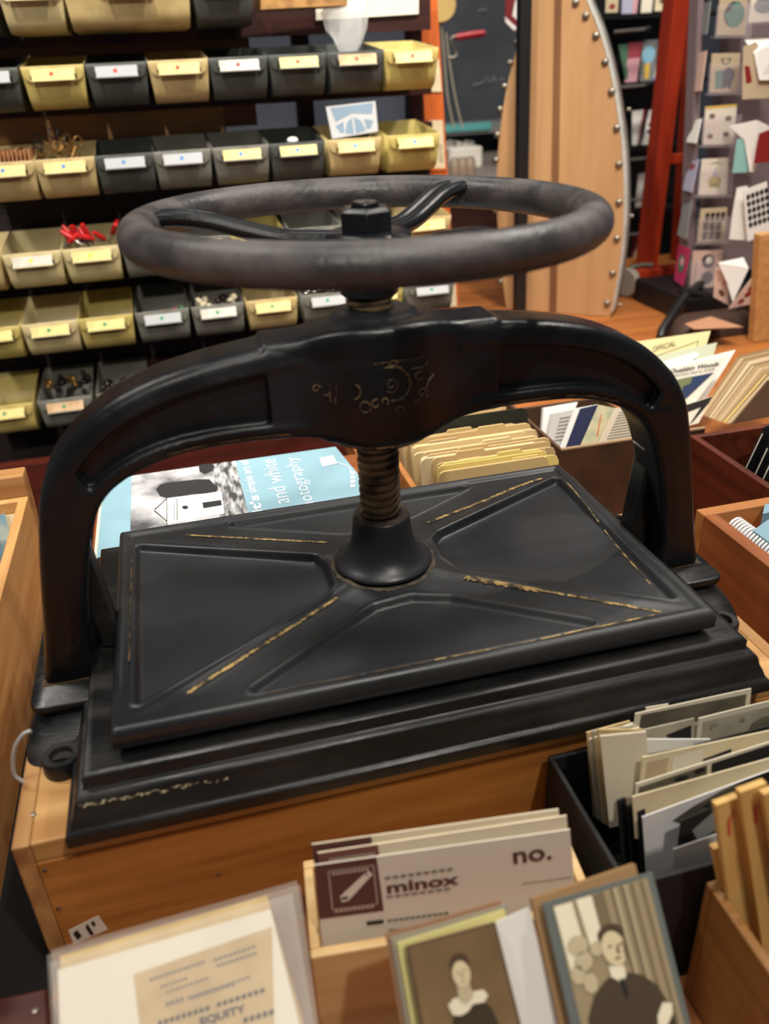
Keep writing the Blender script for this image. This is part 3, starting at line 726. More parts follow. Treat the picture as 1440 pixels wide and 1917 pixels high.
# clear plastic funnels above the red-dot bins
GLASS = mat('clear_plastic', (240, 240, 240), .12, trans=.0, alpha=.22)
for u0, v0, lb in ((652, 42, 'crumpled clear plastic bag standing over a dark grey red-dot bin'),):
    c = at(u0, v0 + 40, y=1.05); mb = MB(); rr = random.Random(3); rings = []
    for j, (r_, h) in enumerate([(.010, -.02), (.022, .0), (.03, .02), (.036, .045), (.033, .06)]):
        rings.append([c + V((r_ * (1 + .25 * rr.uniform(-1, 1)) * math.cos(2 * PI * k / 14), .5 * r_ * math.sin(2 * PI * k / 14), h)) for k in range(14)])
    mb.loft(rings, cap=False); o = mb.build('plastic_bag', GLASS, base=c, solid=.0004); tag(o, lb, 'bag')
# =================================================================== BEHIND, RIGHT OF THE RACK
# chalkboard with chalk strokes, hanging crank, counter with small things
cb = Sheet('chalkboard', 'slate grey chalkboard with faint chalk strokes on the back wall', 'chalkboard', at(822, -60, y=2.95), at(985, -70, y=2.95), at(822, 242, y=2.95), .02, mat('slate', (62, 66, 74), .8, rgb2=(76, 80, 88), scale=5), br=at(985, 232, y=2.95))
mb = MB()
CH = mat('chalk', (140, 142, 148), .9)
for c in ([(885, 160), (895, 158), (905, 154), (912, 144), (915, 156), (922, 150), (926, 142), (928, 154)], [(895, 22), (905, 18), (912, 20)], [(935, 150), (944, 147)]):
    mb.tube([at(u, v, y=2.945) for u, v in c], .003, 5)
mb.build('chalk_marks', CH, cb.root)
ck = thing('hand_crank', 'hand crank with a red grip hanging in front of the chalkboard', 'crank', at(842, 110, y=1.9))
MB().tube([at(u, v, y=1.9) for u, v in [(838, 108), (848, 108), (856, 104), (852, 92), (846, 82), (844, 72), (850, 68), (858, 69)]], .0035, 8).build('crank_rod', STEEL, ck, smooth=50)
MB().tube([at(853, 70, y=1.9), at(880, 66, y=1.9), at(907, 62, y=1.9)], [.008, .0095, .008], 12).build('grip', mat('crimson_grip', (150, 24, 38), .4), ck, smooth=50)
mb = MB()
for c in ([(826, 40), (832, 110), (838, 180), (850, 240)], [(835, 60), (842, 120), (853, 185), (866, 240)]): mb.tube(catmull([at(u, v, y=1.9) for u, v in c], 5), .0022, 6)
o = mb.build('hanging_cord', mat('cord', (150, 140, 118), .8), base=at(845, 230, y=1.9)); tag(o, 'pair of thin pale cords hanging down in front of the chalkboard', 'cord')
c = at(822, 8, y=1.9); o = MB().lathe([(.0, -.012), (.042, -.012), (.046, 0), (.042, .012), (0, .012)], c, 28, axis=(0, -1, .1)).build('round_lid', mat('ochre', (186, 156, 92), .6), base=c, smooth=40); tag(o, 'round ochre lid hanging behind the top of the orange upright', 'lid')
# counter
cz = at(880, 330, y=2.2).z
ct = thing('back_counter', 'grey topped counter standing under the chalkboard', 'counter', (1.0, 2.4, -.96))
a = at(828, 300, y=2.45); b = at(990, 300, y=2.45)
MB().box((a.x - .25, 2.10, cz - .03), (b.x + .3, 2.9, cz)).build('counter_top', mat('grey_top', (128, 118, 112), .6), ct)
MB().box((a.x - .23, 2.13, -.96), (b.x + .28, 2.88, cz - .03)).build('counter_body', MAROON, ct)
# low shelf behind it with a teal edge
a, b = at(826, 236, y=2.80), at(990, 228, y=2.80)
sh = thing('wall_shelf', 'narrow shelf with a turquoise edge below the chalkboard', 'shelf', (a + b) / 2 - V((0, 0, .2)))
MB().box((a.x, 2.80, a.z - .035), (b.x, 2.99, a.z)).build('shelf_board', mat('shelf_grey', (130, 128, 126), .6), sh)
MB().box((a.x, 2.79, a.z - .022), ((a.x + b.x) / 2 + .02, 2.802, a.z + .004)).build('turquoise_edge', mat('turquoise', (96, 176, 176), .6), sh)
MB().box((a.x, 2.86, cz), (a.x + .03, 2.99, a.z - .035)).build('bracket', MAROON, sh); MB().box((b.x - .03, 2.86, cz), (b.x, 2.99, a.z - .035)).build('bracket', MAROON, sh)
a = at(842, 303, y=2.42); b = at(903, 296, y=2.42)
o = MB().box((a.x, 2.42, cz), (b.x, 2.62, cz + .065)).build('white_box', mat('white_box', (222, 216, 204), .6), base=((a.x + b.x) / 2, 2.5, cz), bevel=.004); tag(o, 'small white box standing on the counter below the chalkboard', 'box')
rnd = random.Random(9); mb = MB()
for k in range(6):
    p = V((rnd.uniform(a.x + .02, b.x - .03), rnd.uniform(2.45, 2.56), cz + .0685)); d = V((rnd.uniform(-1, 1), rnd.uniform(-.6, .6), 0)).normalized()
    o = MB().tube([p, p + d * .02 + V((0, 0, .012)), p + d * .05 + V((0, 0, .006))], .004, 6).build('silver_clip', CHROME, base=p, smooth=50); tag(o, 'silver clip lying on the small white box', 'clip', 'silver clips on the white box')
for k, u in enumerate((852, 866, 880)):
    p = at(u, 412, y=2.15); p.z = max(p.z, cz - .2)
    q = V((at(u, 420, y=2.2).x, 2.2, cz)); o = MB().lathe([(.0, 0), (.016, 0), (.017, .002), (.017, .045), (.012, .052), (.012, .058), (0, .058)], q, 16).build('small_jar', mat('jar_glass', (150, 130, 110), .2, alpha=.8), base=q, smooth=40); tag(o, 'small glass jar on the back counter seen through the handwheel', 'jar', 'jars seen through the wheel')

# ---- riveted plywood drum end with aluminium rim
W_ = math.radians(40); DN = V((-math.sin(W_), -math.cos(W_), 0)); D0 = V((.795, 1.10, 0)); DB = -DN
def dp(u, v): return on(u, v, D0, DN)
left = [(952, 600), (946, 560), (936, 470), (931, 400), (930, 330), (937, 240), (950, 160), (968, 90), (990, 20), (1008, -40)]
right = [(1075, -60), (1098, 0), (1122, 60), (1142, 135), (1157, 220), (1165, 290), (1168, 370), (1166, 440), (1158, 510), (1145, 580), (1138, 612)]
bot = dp(1138, 612)
drum = thing('plywood_drum_end', 'tall oval plywood panel with rivets and an aluminium rim standing on the table', 'panel', (bot.x - .1, bot.y + .1, TZ))
pts = [dp(*q) for q in left + right]; sm = catmull(pts, 4)
for p in sm: p.z = max(p.z, TZ + .001)
MB().prism(sm, DB * .050).build('plywood_face', PLY, drum)
rr = catmull([dp(*q) for q in right], 5); mb = MB()
for p, q in zip(rr, rr[1:]):
    if min(p.z, q.z) < TZ + .001: continue
    mb.add([p + DN * .0015, q + DN * .0015, q + DB * .052, p + DB * .052], [(3, 2, 1, 0)])
ct_ = [p + (V((1, -.3, 0)).normalized()) * .0035 for p in rr if p.z > TZ + .001]
mb = MB(); n = len(ct_); rv = [p + DN * .002 for p in ct_] + [p + DB * .054 for p in ct_]
mb.add(rv, [(i, i + 1, n + i + 1, n + i) for i in range(n - 1)])
mb.build('aluminium_rim', ALU, drum, smooth=60, solid=.003)
for (u0, v0, u1, v1, m, nm, t) in ((1040, -60, 1026, 640, PLY_D, 'groove_strip', .002), (1059, -60, 1048, 640, PLY, 'batten', .010)):
    w = 13 if nm == 'groove_strip' else 12
    a, b, c, d = dp(u0, v0), dp(u0 + w, v0), dp(u1 + w, v1), dp(u1, v1)
    for q in (c, d): q.z = max(q.z, TZ + .002)
    if nm == 'batten': continue
    MB().prism([a, b, c, d], DN * t).build(nm, m, drum)
RV = [(1078, 5), (1097, 30), (1116, 67), (1133, 116), (1145, 172), (1155, 240), (1159, 308), (1159, 379), (1155, 447), (1147, 512), (1137, 568), (968, 80), (955, 118), (944, 162), (936, 205), (931, 253), (928, 300), (927, 394), (937, 527)]
for u, v in RV:
    p = dp(u, v); MB().lathe([(.0075, -.001), (.0072, .002), (.005, .0048), (.0, .0058)], p, 14, axis=DN).build('rivet', STEEL, drum, smooth=50)
for u, v in [(1172, 205), (1177, 404), (1156, 570)]:
    p = dp(u, v) + V((.006, -.004, 0)); MB().lathe([(.004, -.004), (.0038, .002), (.0, .0035)], p, 10, axis=V((.8, -.6, 0))).build('rivet', STEEL, drum, smooth=50)
a, b = dp(1000, -60) + DN * .045, dp(985, 640) + DN * .045; b.z = TZ
pole = MB(); pole.prism([a - V((.0115, 0, 0)), a + V((.0115, 0, 0)), b + V((.0115, 0, 0)), b - V((.0115, 0, 0))], (0, .02, 0))
o = pole.build('black_pole', BLACKM, base=b); tag(o, 'square black pole standing in front of the plywood panel', 'pole')
# folded red and white bunting behind the panel's left edge
o = Sheet('pennant', 'dark red and white pennant hanging at the left edge of the plywood panel', 'pennant', at(948, -20, y=1.75), at(985, -25, y=1.75), at(945, 40, y=1.75), .003, mat('pennant_red', (120, 26, 32), .7), br=at(968, 62, y=1.75))
o.art('white_patch', [(.55, .3), (.95, .25), (.85, .75), (.5, .7)], WHITE); o.art('white_patch', [(0, .85), (.9, .9), (.8, 1.0), (0.1, 1.0)], WHITE)

# ---- black card shelving
SY = 1.75
sv = thing('card_shelving', 'black shelving holding rows of greeting cards behind the plywood panel', 'shelving', at(1190, 560, y=SY + .1) * 1.0)
x0, x1 = at(1095, 200, y=SY).x, at(1330, 200, y=SY).x
MB().box((x0, SY + .08, -.96), (x1, SY + .11, 1.1)).build('back_panel', BLACKM, sv)
for v in (28, 152, 272, 388, 503):
    z = at(1200, v, y=SY).z
    MB().box((x0, SY - .02, z - .008), (x1, SY + .08, z)).build('ledge', BLACKM, sv)
for v in (60, 165, 302, 378, 442, 508):
    a = at(1150, v, y=SY - .03); b = at(1212, v - 6, y=SY - .03)
    MB().tube([a, b], .004, 8).build('wire_rail', CHROME, sv, smooth=50)
    MB().lathe([(.0, -.006), (.007, -.006), (.007, .006), (0, .006)], b, 12, axis=(1, 0, 0)).build('rail_knob', BLACKM, sv, smooth=40)
PINKP = mat('pink_print', (204, 150, 160), .6); SKY = mat('sky_print', (140, 190, 212), .6); GOLDP = mat('gold_print', (226, 184, 72), .6); ROSE = mat('rose_print', (150, 60, 72), .6); DKR = mat('dark_red_print', (132, 24, 26), .6); TEAL = mat('teal_print', (70, 128, 112), .6); TEAL2 = mat('pale_teal_print', (140, 190, 184), .6); SLATEP = mat('slate_print', (72, 76, 84), .6); LILAC = mat('lilac_print', (170, 168, 190), .6); ORG = mat('orange_print', (206, 110, 50), .6)
BROWNP = mat('brown_print', (96, 62, 44), .6); OLIVE = mat('olive_print', (176, 160, 60), .6); MAG = mat('magenta_print', (176, 44, 88), .6); GREENP = mat('green_print', (70, 110, 84), .6)
def shelf_card(tl, tr, bl, br, m, label, arts=()):
    s = Sheet('greeting_card', label, 'card', at(*tl, y=SY), at(*tr, y=SY), at(*bl, y=SY - .012), .002, m, br=at(*br, y=SY - .012), group='greeting cards on the black shelves')
    for nm, pts, mm in arts: s.art(nm, pts, mm)
    return s
shelf_card((1136, -20), (1160, -22), (1134, 24), (1157, 23), KRAFT, 'kraft greeting card with a dark red spot on the top black shelf', [('print', circle(.5, .75, .25, .12), DKR)])
shelf_card((1166, -22), (1198, -24), (1164, 26), (1192, 25), LILAC, 'lilac greeting card with a pink edge on the top black shelf', [('print', [(.7, 0), (1, 0), (1, 1), (.7, 1)], PINKP)])
shelf_card((1204, -24), (1226, -25), (1200, 24), (1220, 23), IVORY, 'plain ivory greeting card on the top black shelf')
shelf_card((1230, -25), (1254, -26), (1226, 21), (1249, 20), CREAM, 'cream greeting card with brown marks on the top black shelf, rightmost', [('print', circle(.5, .6, .2, .1), BROWNP)])
shelf_card((1158, 84), (1176, 82), (1172, 150), (1176, 150), GREENP, 'narrow green greeting card next to the aluminium rim')
shelf_card((1178, 80), (1204, 77), (1170, 154), (1192, 153), ROSE, 'rose and pink greeting card with white lettering shapes on the second black shelf', [('print', [(0, .4), (1, .4), (1, 1), (0, 1)], PINKP), ('print', [(.2, .55), (.5, .5), (.6, .9), (.3, .9)], WHITE)])
shelf_card((1205, 76), (1232, 74), (1198, 152), (1224, 151), GREY, 'grey greeting card with a round blue print on the second black shelf', [('print', circle(.45, .35, .45, .22), SKY), ('print', [(.2, .6), (.6, .55), (.6, .95), (.3, .95)], GOLDP)])
shelf_card((1233, 74), (1262, 71), (1222, 151), (1246, 149), SLATEP, 'slate greeting card with a yellow oval on the second black shelf', [('print', circle(.55, .55, .33, .3), GOLDP), ('print', [(.1, .55), (.45, .4), (.4, .95), (.05, .95)], WHITE), ('print', [(0, .88), (1, .85), (1, 1), (0, 1)], mat('blue_print', (96, 120, 170), .6))])
shelf_card((1184, 208), (1210, 205), (1184, 272), (1196, 271), WHITE, 'white greeting card with a red edge on the third black shelf', [('print', [(.8, 0), (1, 0), (.9, 1), (.7, 1)], DKR)])
shelf_card((1216, 206), (1237, 204), (1202, 271), (1226, 270), WHITE, 'white greeting card with black figures on the third black shelf', [('print', [(.2, .0), (1, .0), (1, .3), (.2, .35)], KRAFT), ('print', circle(.5, .42, .35, .08), INK), ('print', circle(.45, .62, .3, .07), INK)])
shelf_card((1196, 325), (1225, 322), (1190, 388), (1216, 386), WHITE, 'white folded greeting card with a fine line drawing on the fourth black shelf', [('print', [(.5, 0), (1, 0), (1, .25), (.55, .25)], KRAFT), ('print', circle(.5, .6, .06, .05), INKG)])
shelf_card((1186, 438), (1212, 435), (1180, 495), (1199, 494), DKR, 'dark red greeting card with a cream figure on the lowest black shelf', [('print', [(.4, .35), (.8, .4), (.85, 1), (.1, 1)], CREAM)])

# ---- red ladder frame
rf = thing('red_ladder_frame', 'red painted wooden frame standing between the black shelving and the card spinner', 'frame', at(1230, 545, y=1.38))
def bar(name, pts, y, d, m, parent): return MB().prism([at(u, v, y=y) for u, v in pts], (0, d, 0)).build(name, m, parent, bevel=.002)
bar('upright', [(1268, -40), (1298, -40), (1229, 521), (1206, 521)], 1.38, .05, REDFRAME, rf)
bar('upright', [(1304, -40), (1322, -40), (1286, 488), (1270, 488)], 1.52, .04, REDFRAME, rf)
bar('crossbar', [(1244, 291), (1300, 287), (1297, 304), (1240, 309)], 1.40, .03, REDFRAME, rf)
bar('foot_rail', [(1168, 531), (1206, 507), (1206, 525), (1168, 529)], 1.36, .05, REDFRAME, rf)
bar('foot_rail', [(1206, 507), (1290, 500), (1290, 514), (1206, 525)], 1.36, .05, REDFRAME, rf)
pc = at(1172, 575, y=1.25)
ca = thing('caster_wheel', 'grey caster wheel beside the foot of the aluminium rim', 'wheel', (pc.x, pc.y, TZ))
MB().lathe([(.0, -.009), (.03, -.009), (.033, -.006), (.033, .006), (.03, .009), (0, .009)], (pc.x, pc.y, TZ + .034), 24, axis=(1, .3, 0)).build('tyre', mat('caster_grey', (150, 140, 128), .5), ca, smooth=40)
MB().tube([(pc.x, pc.y, TZ + .066), (pc.x + .03, pc.y, TZ + .070), (pc.x + .055, pc.y - .005, TZ + .068)], .006, 8).build('axle_arm', STEEL, ca, smooth=50)

# ---- card spinner
QY = 1.08
sp = thing('card_spinner', 'black wire card spinner with clear plastic pockets standing on the table at the right', 'card rack', (1.02, QY + .07, TZ))
mb = MB(); mb.tube([(1.05, QY + .07, TZ + .02), (1.05, QY + .07, .75)], .014, 12); mb.build('spindle', BLACKM, sp, smooth=50)
a, b = at(1273, 545, y=1.02), at(1350, 560, y=1.02)
MB().tube([a, b, at(1420, 570, y=1.02)], .009, 10).build('base_bar', BLACKM, sp, smooth=50)
for path in ([at(1285, 552, y=1.0), at(1258, 590, y=.96), at(1240, 618, y=.92), V((at(1236, 640, z=TZ).x, at(1236, 640, z=TZ).y, TZ + .0095))], [at(1285, 552, y=1.02), (1.0, 1.1, -.06), (1.05, 1.2, TZ + .0095)], [at(1380, 570, y=1.02), (1.12, .99, -.09), (1.26, 1.04, TZ + .0095)]):
    MB().tube(path, .009, 10).build('foot', BLACKM, sp, smooth=50)
MB().box((.90, QY - .07, TZ + .0005), (1.32, QY + .14, TZ + .050)).build('base_tray', BLACKM, sp, bevel=.004)
MB().box((at(1322, 300, y=QY + .03).x, QY + .03, -.05), (1.30, QY + .033, .75)).build('acrylic_back', mat('mauve_acrylic', (128, 112, 114), .3), sp)
MB().prism([at(1310, -60, y=QY + .034), at(1318, -60, y=QY + .034) + V((0, -.004, 0)), at(1296, 540, y=QY + .034) + V((0, -.004, 0)), at(1284, 540, y=QY + .034)], (0, .03, 0)).build('side_panel', mat('mauve_acrylic', (128, 112, 114), .3), sp)
POCK = mat('clear_acrylic', (216, 204, 212), .15, alpha=.14)
def spin_card(tl, tr, bl, br, m, label, arts=(), y=QY, y2=None, pocket=True, group='cards in the front of the spinner'):
    y2 = y if y2 is None else y2
    s = Sheet('spinner_card', label, 'card', at(*tl, y=y), at(*tr, y=y2), at(*bl, y=y), .0025, m, br=at(*br, y=y2), group=group)
    for nm, pts, mm in arts: s.art(nm, pts, mm)
    if pocket:
        q = [s.pt(-.12, .25, .004), s.pt(1.15, .25, .004), s.pt(1.15, 1.08, .004), s.pt(-.12, 1.08, .004)]
        MB().prism(q, s.n * .0012).build('card_pocket', POCK, sp)
        MB().prism([s.pt(-.12, 1.03, -.008), s.pt(1.15, 1.03, -.008), s.pt(1.15, 1.03, .0052), s.pt(-.12, 1.03, .0052)], (s.bl - s.tl).normalized() * .002).build('card_pocket', POCK, sp)
    return s
spin_card((1349, -10), (1402, -14), (1342, 66), (1396, 65), KRAFT, 'kraft card with a teal and slate round print at the top of the spinner', [('print', circle(.55, .5, .36, .32), TEAL), ('print', [(.18, .5)] + circle(.55, .5, .36, .32, 10, PI * .6, PI * 1.5) + [(.4, .4)], SLATEP)])
tails = [(.5 + .16 * math.sin(t) ** 3 * 1.1, .20 - .09 * (math.cos(t) - .4 * math.cos(2 * t) - .2 * math.cos(3 * t))) for t in [2 * PI * k / 24 for k in range(24)]]
tails_in = [(.5 + (a_ - .5) * .7, .20 + (b_ - .2) * .65) for a_, b_ in tails]
spin_card((1334, 100), (1387, 99), (1329, 173), (1380, 172), KRAFT, 'kraft card with two cats whose tails make a heart, on the spinner', [('print', tails, SLATEP), ('print', [(.14, .45), (.42, .42), (.44, .9), (.18, .92)], TEAL), ('print', circle(.62, .56, .22, .2), mat('navy_print', (34, 46, 62), .6)), ('print', [(.42, .7), (.8, .65), (.72, .94), (.6, .85), (.46, .94)], mat('navy_print', (34, 46, 62), .6))]).art('print', tails_in, KRAFT, .0006)
spin_card((1322, 200), (1380, 195), (1317, 271), (1374, 270), IVORY, 'cream card with scattered small brown pots on the spinner', [('print', circle(.22, .26, .1, .07), BROWNP), ('print', circle(.75, .34, .11, .07), BROWNP), ('print', circle(.2, .78, .1, .07), BROWNP), ('print', circle(.72, .74, .1, .07), BROWNP), ('print', [(.0, 0), (1, 0), (1, .05), (0, .06)], GOLDP)])
spin_card((1315, 298), (1365, 295), (1309, 365), (1361, 364), IVORY, 'cream card with a small figure in a blue pointed hat on the spinner', [('print', circle(.52, .62, .24, .13), OLIVE), ('print', [(.40, .5), (.52, .22), (.62, .5)], LILAC), ('print', [(.34, .7), (.7, .7), (.72, .8), (.3, .8)], OLIVE), ('print', [(.2, .17), (.5, .1), (.8, .17), (.5, .13)], INKG)])
sc_ = spin_card((1313, 391), (1362, 388), (1307, 453), (1356, 452), KRAFT, 'kraft card with bold black lettering shapes on the spinner', [])
sc_.polys('black_lettering', [[(.18 + .2 * k, .14), (.34 + .2 * k, .13), (.33 + .2 * k, .36), (.19 + .2 * k, .37)] for k in range(4)] + [[(.12 + .25 * k, .42), (.32 + .25 * k, .40), (.34 + .25 * k, .64), (.14 + .25 * k, .66)] for k in range(3)] + [[(.14 + .25 * k, .70), (.34 + .25 * k, .68), (.32 + .25 * k, .92), (.13 + .25 * k, .94)] for k in range(3)], INK)
pk = mat('pale_pink', (214, 180, 164), .6)
s = spin_card((1299, 470), (1354, 468), (1293, 538), (1345, 540), pk, 'pale pink card with two round dark badges at the bottom of the spinner', [])
s.art('dark_badge', circle(.52, .28, .22, .18), INK); s.art('light_badge', circle(.56, .25, .12, .10), IVORY, .0006); s.art('grey_badge', circle(.55, .72, .21, .17), DKGREY); s.art('side_line', [(.1, .3), (.13, .3), (.13, .85), (.1, .85)], INKG)
for (tl, tr, bl, br, m, lb) in [((1310, 8), (1330, 2), (1305, 66), (1322, 64), GREY, 'grey card seen edge-on at the upper left of the spinner'), ((1300, 102), (1322, 95), (1294, 172), (1312, 170), pk, 'pale pink and lilac card seen edge-on at the left of the spinner'), ((1297, 226), (1312, 222), (1285, 266), (1302, 268), WHITE, 'white card with a red and blue spot at the left of the spinner'),
                            ((1290, 304), (1308, 298), (1278, 355), (1294, 360), LILAC, 'lilac card with fine print at the left of the spinner'), ((1279, 382), (1294, 378), (1268, 440), (1284, 448), GREY, 'silvery grey card at the left of the spinner'), ((1270, 458), (1292, 466), (1262, 524), (1278, 536), MAG, 'magenta card at the lower left of the spinner')]:
    s = spin_card(tl, tr, bl, br, m, lb, y=QY + .05, y2=QY + .005, pocket=False, group='cards at the left side of the spinner')
    if 'red and blue' in lb: s.art('print', circle(.6, .3, .3, .2), mat('rose_spot', (204, 70, 90), .6)); s.art('print', circle(.55, .6, .25, .15), BLUE)
    if 'magenta' in lb: s.art('print', circle(.5, .45, .3, .25), GREENP); s.art('print', circle(.55, .4, .15, .12), PINKP, .0006)
    if 'fine print' in lb: s.art('print', circle(.5, .2, .3, .1), ROSE)
def flap(name, label, pts, m, arts=(), y=.98, y2=None, group='open cards at the right of the spinner'):
    """an open folded card: front leaf curving away from a white back leaf"""
    return None
# open folded cards at the right
s = spin_card((1408, -10), (1470, -12), (1402, 42), (1470, 38), IVORY, 'ivory card with faint drawing at the top right of the spinner', [('print', circle(.4, .4, .3, .3), GREY)], y=1.0)
def folded(label, tl, tr, bl, br, m, arts, y, back, group='open folded cards at the right of the spinner'):
    s = Sheet('folded_card', label, 'card', at(*tl, y=y), at(*tr, y=y), at(*bl, y=y), .0012, m, br=at(*br, y=y), group=group, facename='front_leaf')
    for nm, pts, mm in arts: s.art(nm, pts, mm)
    q = [at(u, v, y=yy) for u, v, yy in back]
    MB().prism(q, (0, .0012, 0)).build('back_leaf', WHITE, s.root)
    return s
s = folded('open white folded card with a red print at the upper right of the spinner', (1392, 88), (1416, 78), (1390, 186), (1470, 182), KRAFT, [('print', [(.06, .36), (.26, .38), (.28, .68), (.1, .70)], DKR)], .97, [(1394, 74, .98), (1470, 70, .96), (1470, 150, .965), (1422, 150, .965), (1412, 100, .968)])
folded('open folded card with pale teal and dark red leaves at the right of the spinner', (1380, 262), (1412, 250), (1372, 324), (1408, 322), TEAL2, [], .965, [(1365, 236, .97), (1418, 225, .955), (1445, 238, .955), (1412, 322, .96), (1404, 322, .96), (1394, 262, .963)])
s = Sheet('folded_card', 'dark red folded card beside the pale teal one at the right edge', 'card', at(1422, 250, y=.95), at(1470, 232, y=.95), at(1412, 306, y=.95), .0012, DKR, br=at(1470, 300, y=.95), group='open folded cards at the right of the spinner')
s = folded('white folded card with rows of black dots at the right of the spinner', (1392, 356), (1436, 340), (1400, 452), (1446, 436), WHITE, [], .95, [(1380, 352, .965), (1400, 348, .96), (1400, 450, .96), (1366, 448, .97), (1372, 400, .968)])
s.polys('black_dots', [circle(.17 + .19 * i, .16 + .135 * j, .085, .058, 10) for i in range(5) for j in range(5)], INK, .0004)
s = folded('open white folded card with dark red flowers at the lower right of the spinner', (1408, 520), (1440, 498), (1364, 578), (1452, 560), pk, [], .93, [(1345, 492, .95), (1392, 482, .95), (1402, 502, .94), (1372, 566, .94), (1362, 530, .945)])
s.polys('red_flowers', [circle(.3 + .16 * (k % 3), .22 + .2 * (k // 3) , .10, .11, 7) for k in range(9)] + [circle(.2, .82, .08, .09, 6), circle(.72, .2, .08, .1, 6)], DKR, .0005)
s = Sheet('spinner_card', 'pale orange patterned card half behind the red-flowered card', 'card', at(1340, 500, y=.96), at(1362, 502, y=.955), at(1336, 556, y=.96), .0012, pk, br=at(1366, 572, y=.955), group='open folded cards at the right of the spinner')
s.art('print', circle(.5, .4, .3, .12), ORG); s.art('print', circle(.5, .75, .2, .1), BROWNP)
# wooden post right
a, b = at(1402, 648, z=TZ), at(1450, 640, z=TZ)
pr = MB(); pr.prism([at(1424, 440, y=.84), at(1480, 430, y=.84), V((a.x + .10, .84, TZ)), V((at(1412, 640, y=.84).x, .84, TZ))], (0, .02, 0))
o = pr.build('wooden_post', MAPLE, base=(a.x + .04, .88, TZ), bevel=.002); tag(o, 'light wooden post at the right edge in front of the card spinner', 'post')
# brown paper and dark bag on the table
BGC = at(1335, 622, z=TZ)
o = MB().loft([rrect(BGC.x, BGC.y, .10, .04, .03, TZ + .0005), rrect(BGC.x, BGC.y, .095, .038, .03, TZ + .02), rrect(BGC.x, BGC.y, .07, .025, .02, TZ + .038)]).build('paper_bag', mat('dark_paper_bag', (62, 38, 26), .7, rgb2=(46, 28, 18), scale=20), base=(BGC.x, BGC.y, TZ), smooth=40); tag(o, 'crumpled dark brown paper bag on the table before the spinner', 'bag')
o = Sheet('brown_paper', 'sheet of pinkish brown paper lying over the dark paper bag', 'paper', at(1282, 606, z=-.080), at(1330, 592, z=-.080), at(1300, 616, z=-.080), .001, mat('pink_brown_paper', (176, 128, 96), .7), br=at(1392, 612, z=-.080))
# =================================================================== CRATE AND BOXES AROUND THE PRESS
def box_walls(root, x0, y0, x1, y1, z0, z1, t, m, mb=None, names=('front_wall', 'back_wall', 'left_wall', 'right_wall', 'bottom'), rot=0.0, piv=None, bevel=.0012, rz=None, fz=None, bz=None):
    def pb(lo, hi, nm):
        b = MB().box(lo, hi)
        if rot:
            M = Matrix.Translation(piv) @ Matrix.Rotation(rot, 4, 'Z') @ Matrix.Translation(-V(piv)); b.v = [M @ p for p in b.v]
        return b.build(nm, m if nm not in ('left_wall', 'right_wall') else (mb or m), root, bevel=bevel)
    pb((x0, y0, z0), (x1, y0 + t, z1 if fz is None else fz), 'front_wall'); pb((x0, y1 - t, z0), (x1, y1, z1 if bz is None else bz), 'back_wall')
    pb((x0, y0 + t, z0), (x0 + t, y1 - t, z1), 'left_wall'); pb((x1 - t, y0 + t, z0), (x1, y1 - t, z1 if rz is None else rz), 'right_wall')
    pb((x0 + t, y0 + t, z0), (x1 - t, y1 - t, z0 + t), 'bottom')

cr = thing('wooden_crate', 'golden pine crate standing under the black press', 'crate', (0, 0, TZ))
MB().box((-.256, -.1405, -.016), (.256, .112, -.0002)).build('top_board', PINE_T, cr, bevel=.001)
MB().box((-.2665, -.1410, TZ), (-.2562, .112, -.0002)).build('end_board', wood('end_pine', (196, 148, 92), (150, 104, 58), 'y'), cr, bevel=.001)
MB().box((.2562, -.1410, TZ), (.2665, .112, -.0002)).build('end_board', _mats['end_pine'], cr, bevel=.001)
MB().box((-.256, -.1412, TZ), (.256, -.131, -.0163)).build('front_board', PINE, cr, bevel=.001)
MB().box((-.256, .102, TZ), (.256, .112, -.0163)).build('back_board', PINE, cr)
mb = MB()
for u, v in ((63, 1525), (84, 1628), (110, 1700), (410, 1636)):
    p = at(u, v, y=-.1412) if v > 1600 else at(u, v, z=0); ax = (0, -1, 0) if v > 1600 else (0, 0, 1)
    mb.lathe([(.0016, -.001), (.0016, .0006), (0, .0010)], p, 10, axis=ax)
mb.build('nail_heads', STEEL, cr)
st = Sheet('price_sticker', 'small worn white sticker on the lower left of the crate front', 'sticker', at(128, 1742, y=-.1414), at(184, 1714, y=-.1414), at(138, 1768, y=-.1414), .0003, IVORY, br=at(202, 1740, y=-.1414))
st.polys('dark_marks', [[(.1, .3), (.25, .2), (.3, .7), (.15, .8)], [(.5, .3), (.6, .1), (.62, .9), (.52, .9)], [(.7, .2), (.8, .1), (.8, .4), (.72, .5)]], INK)

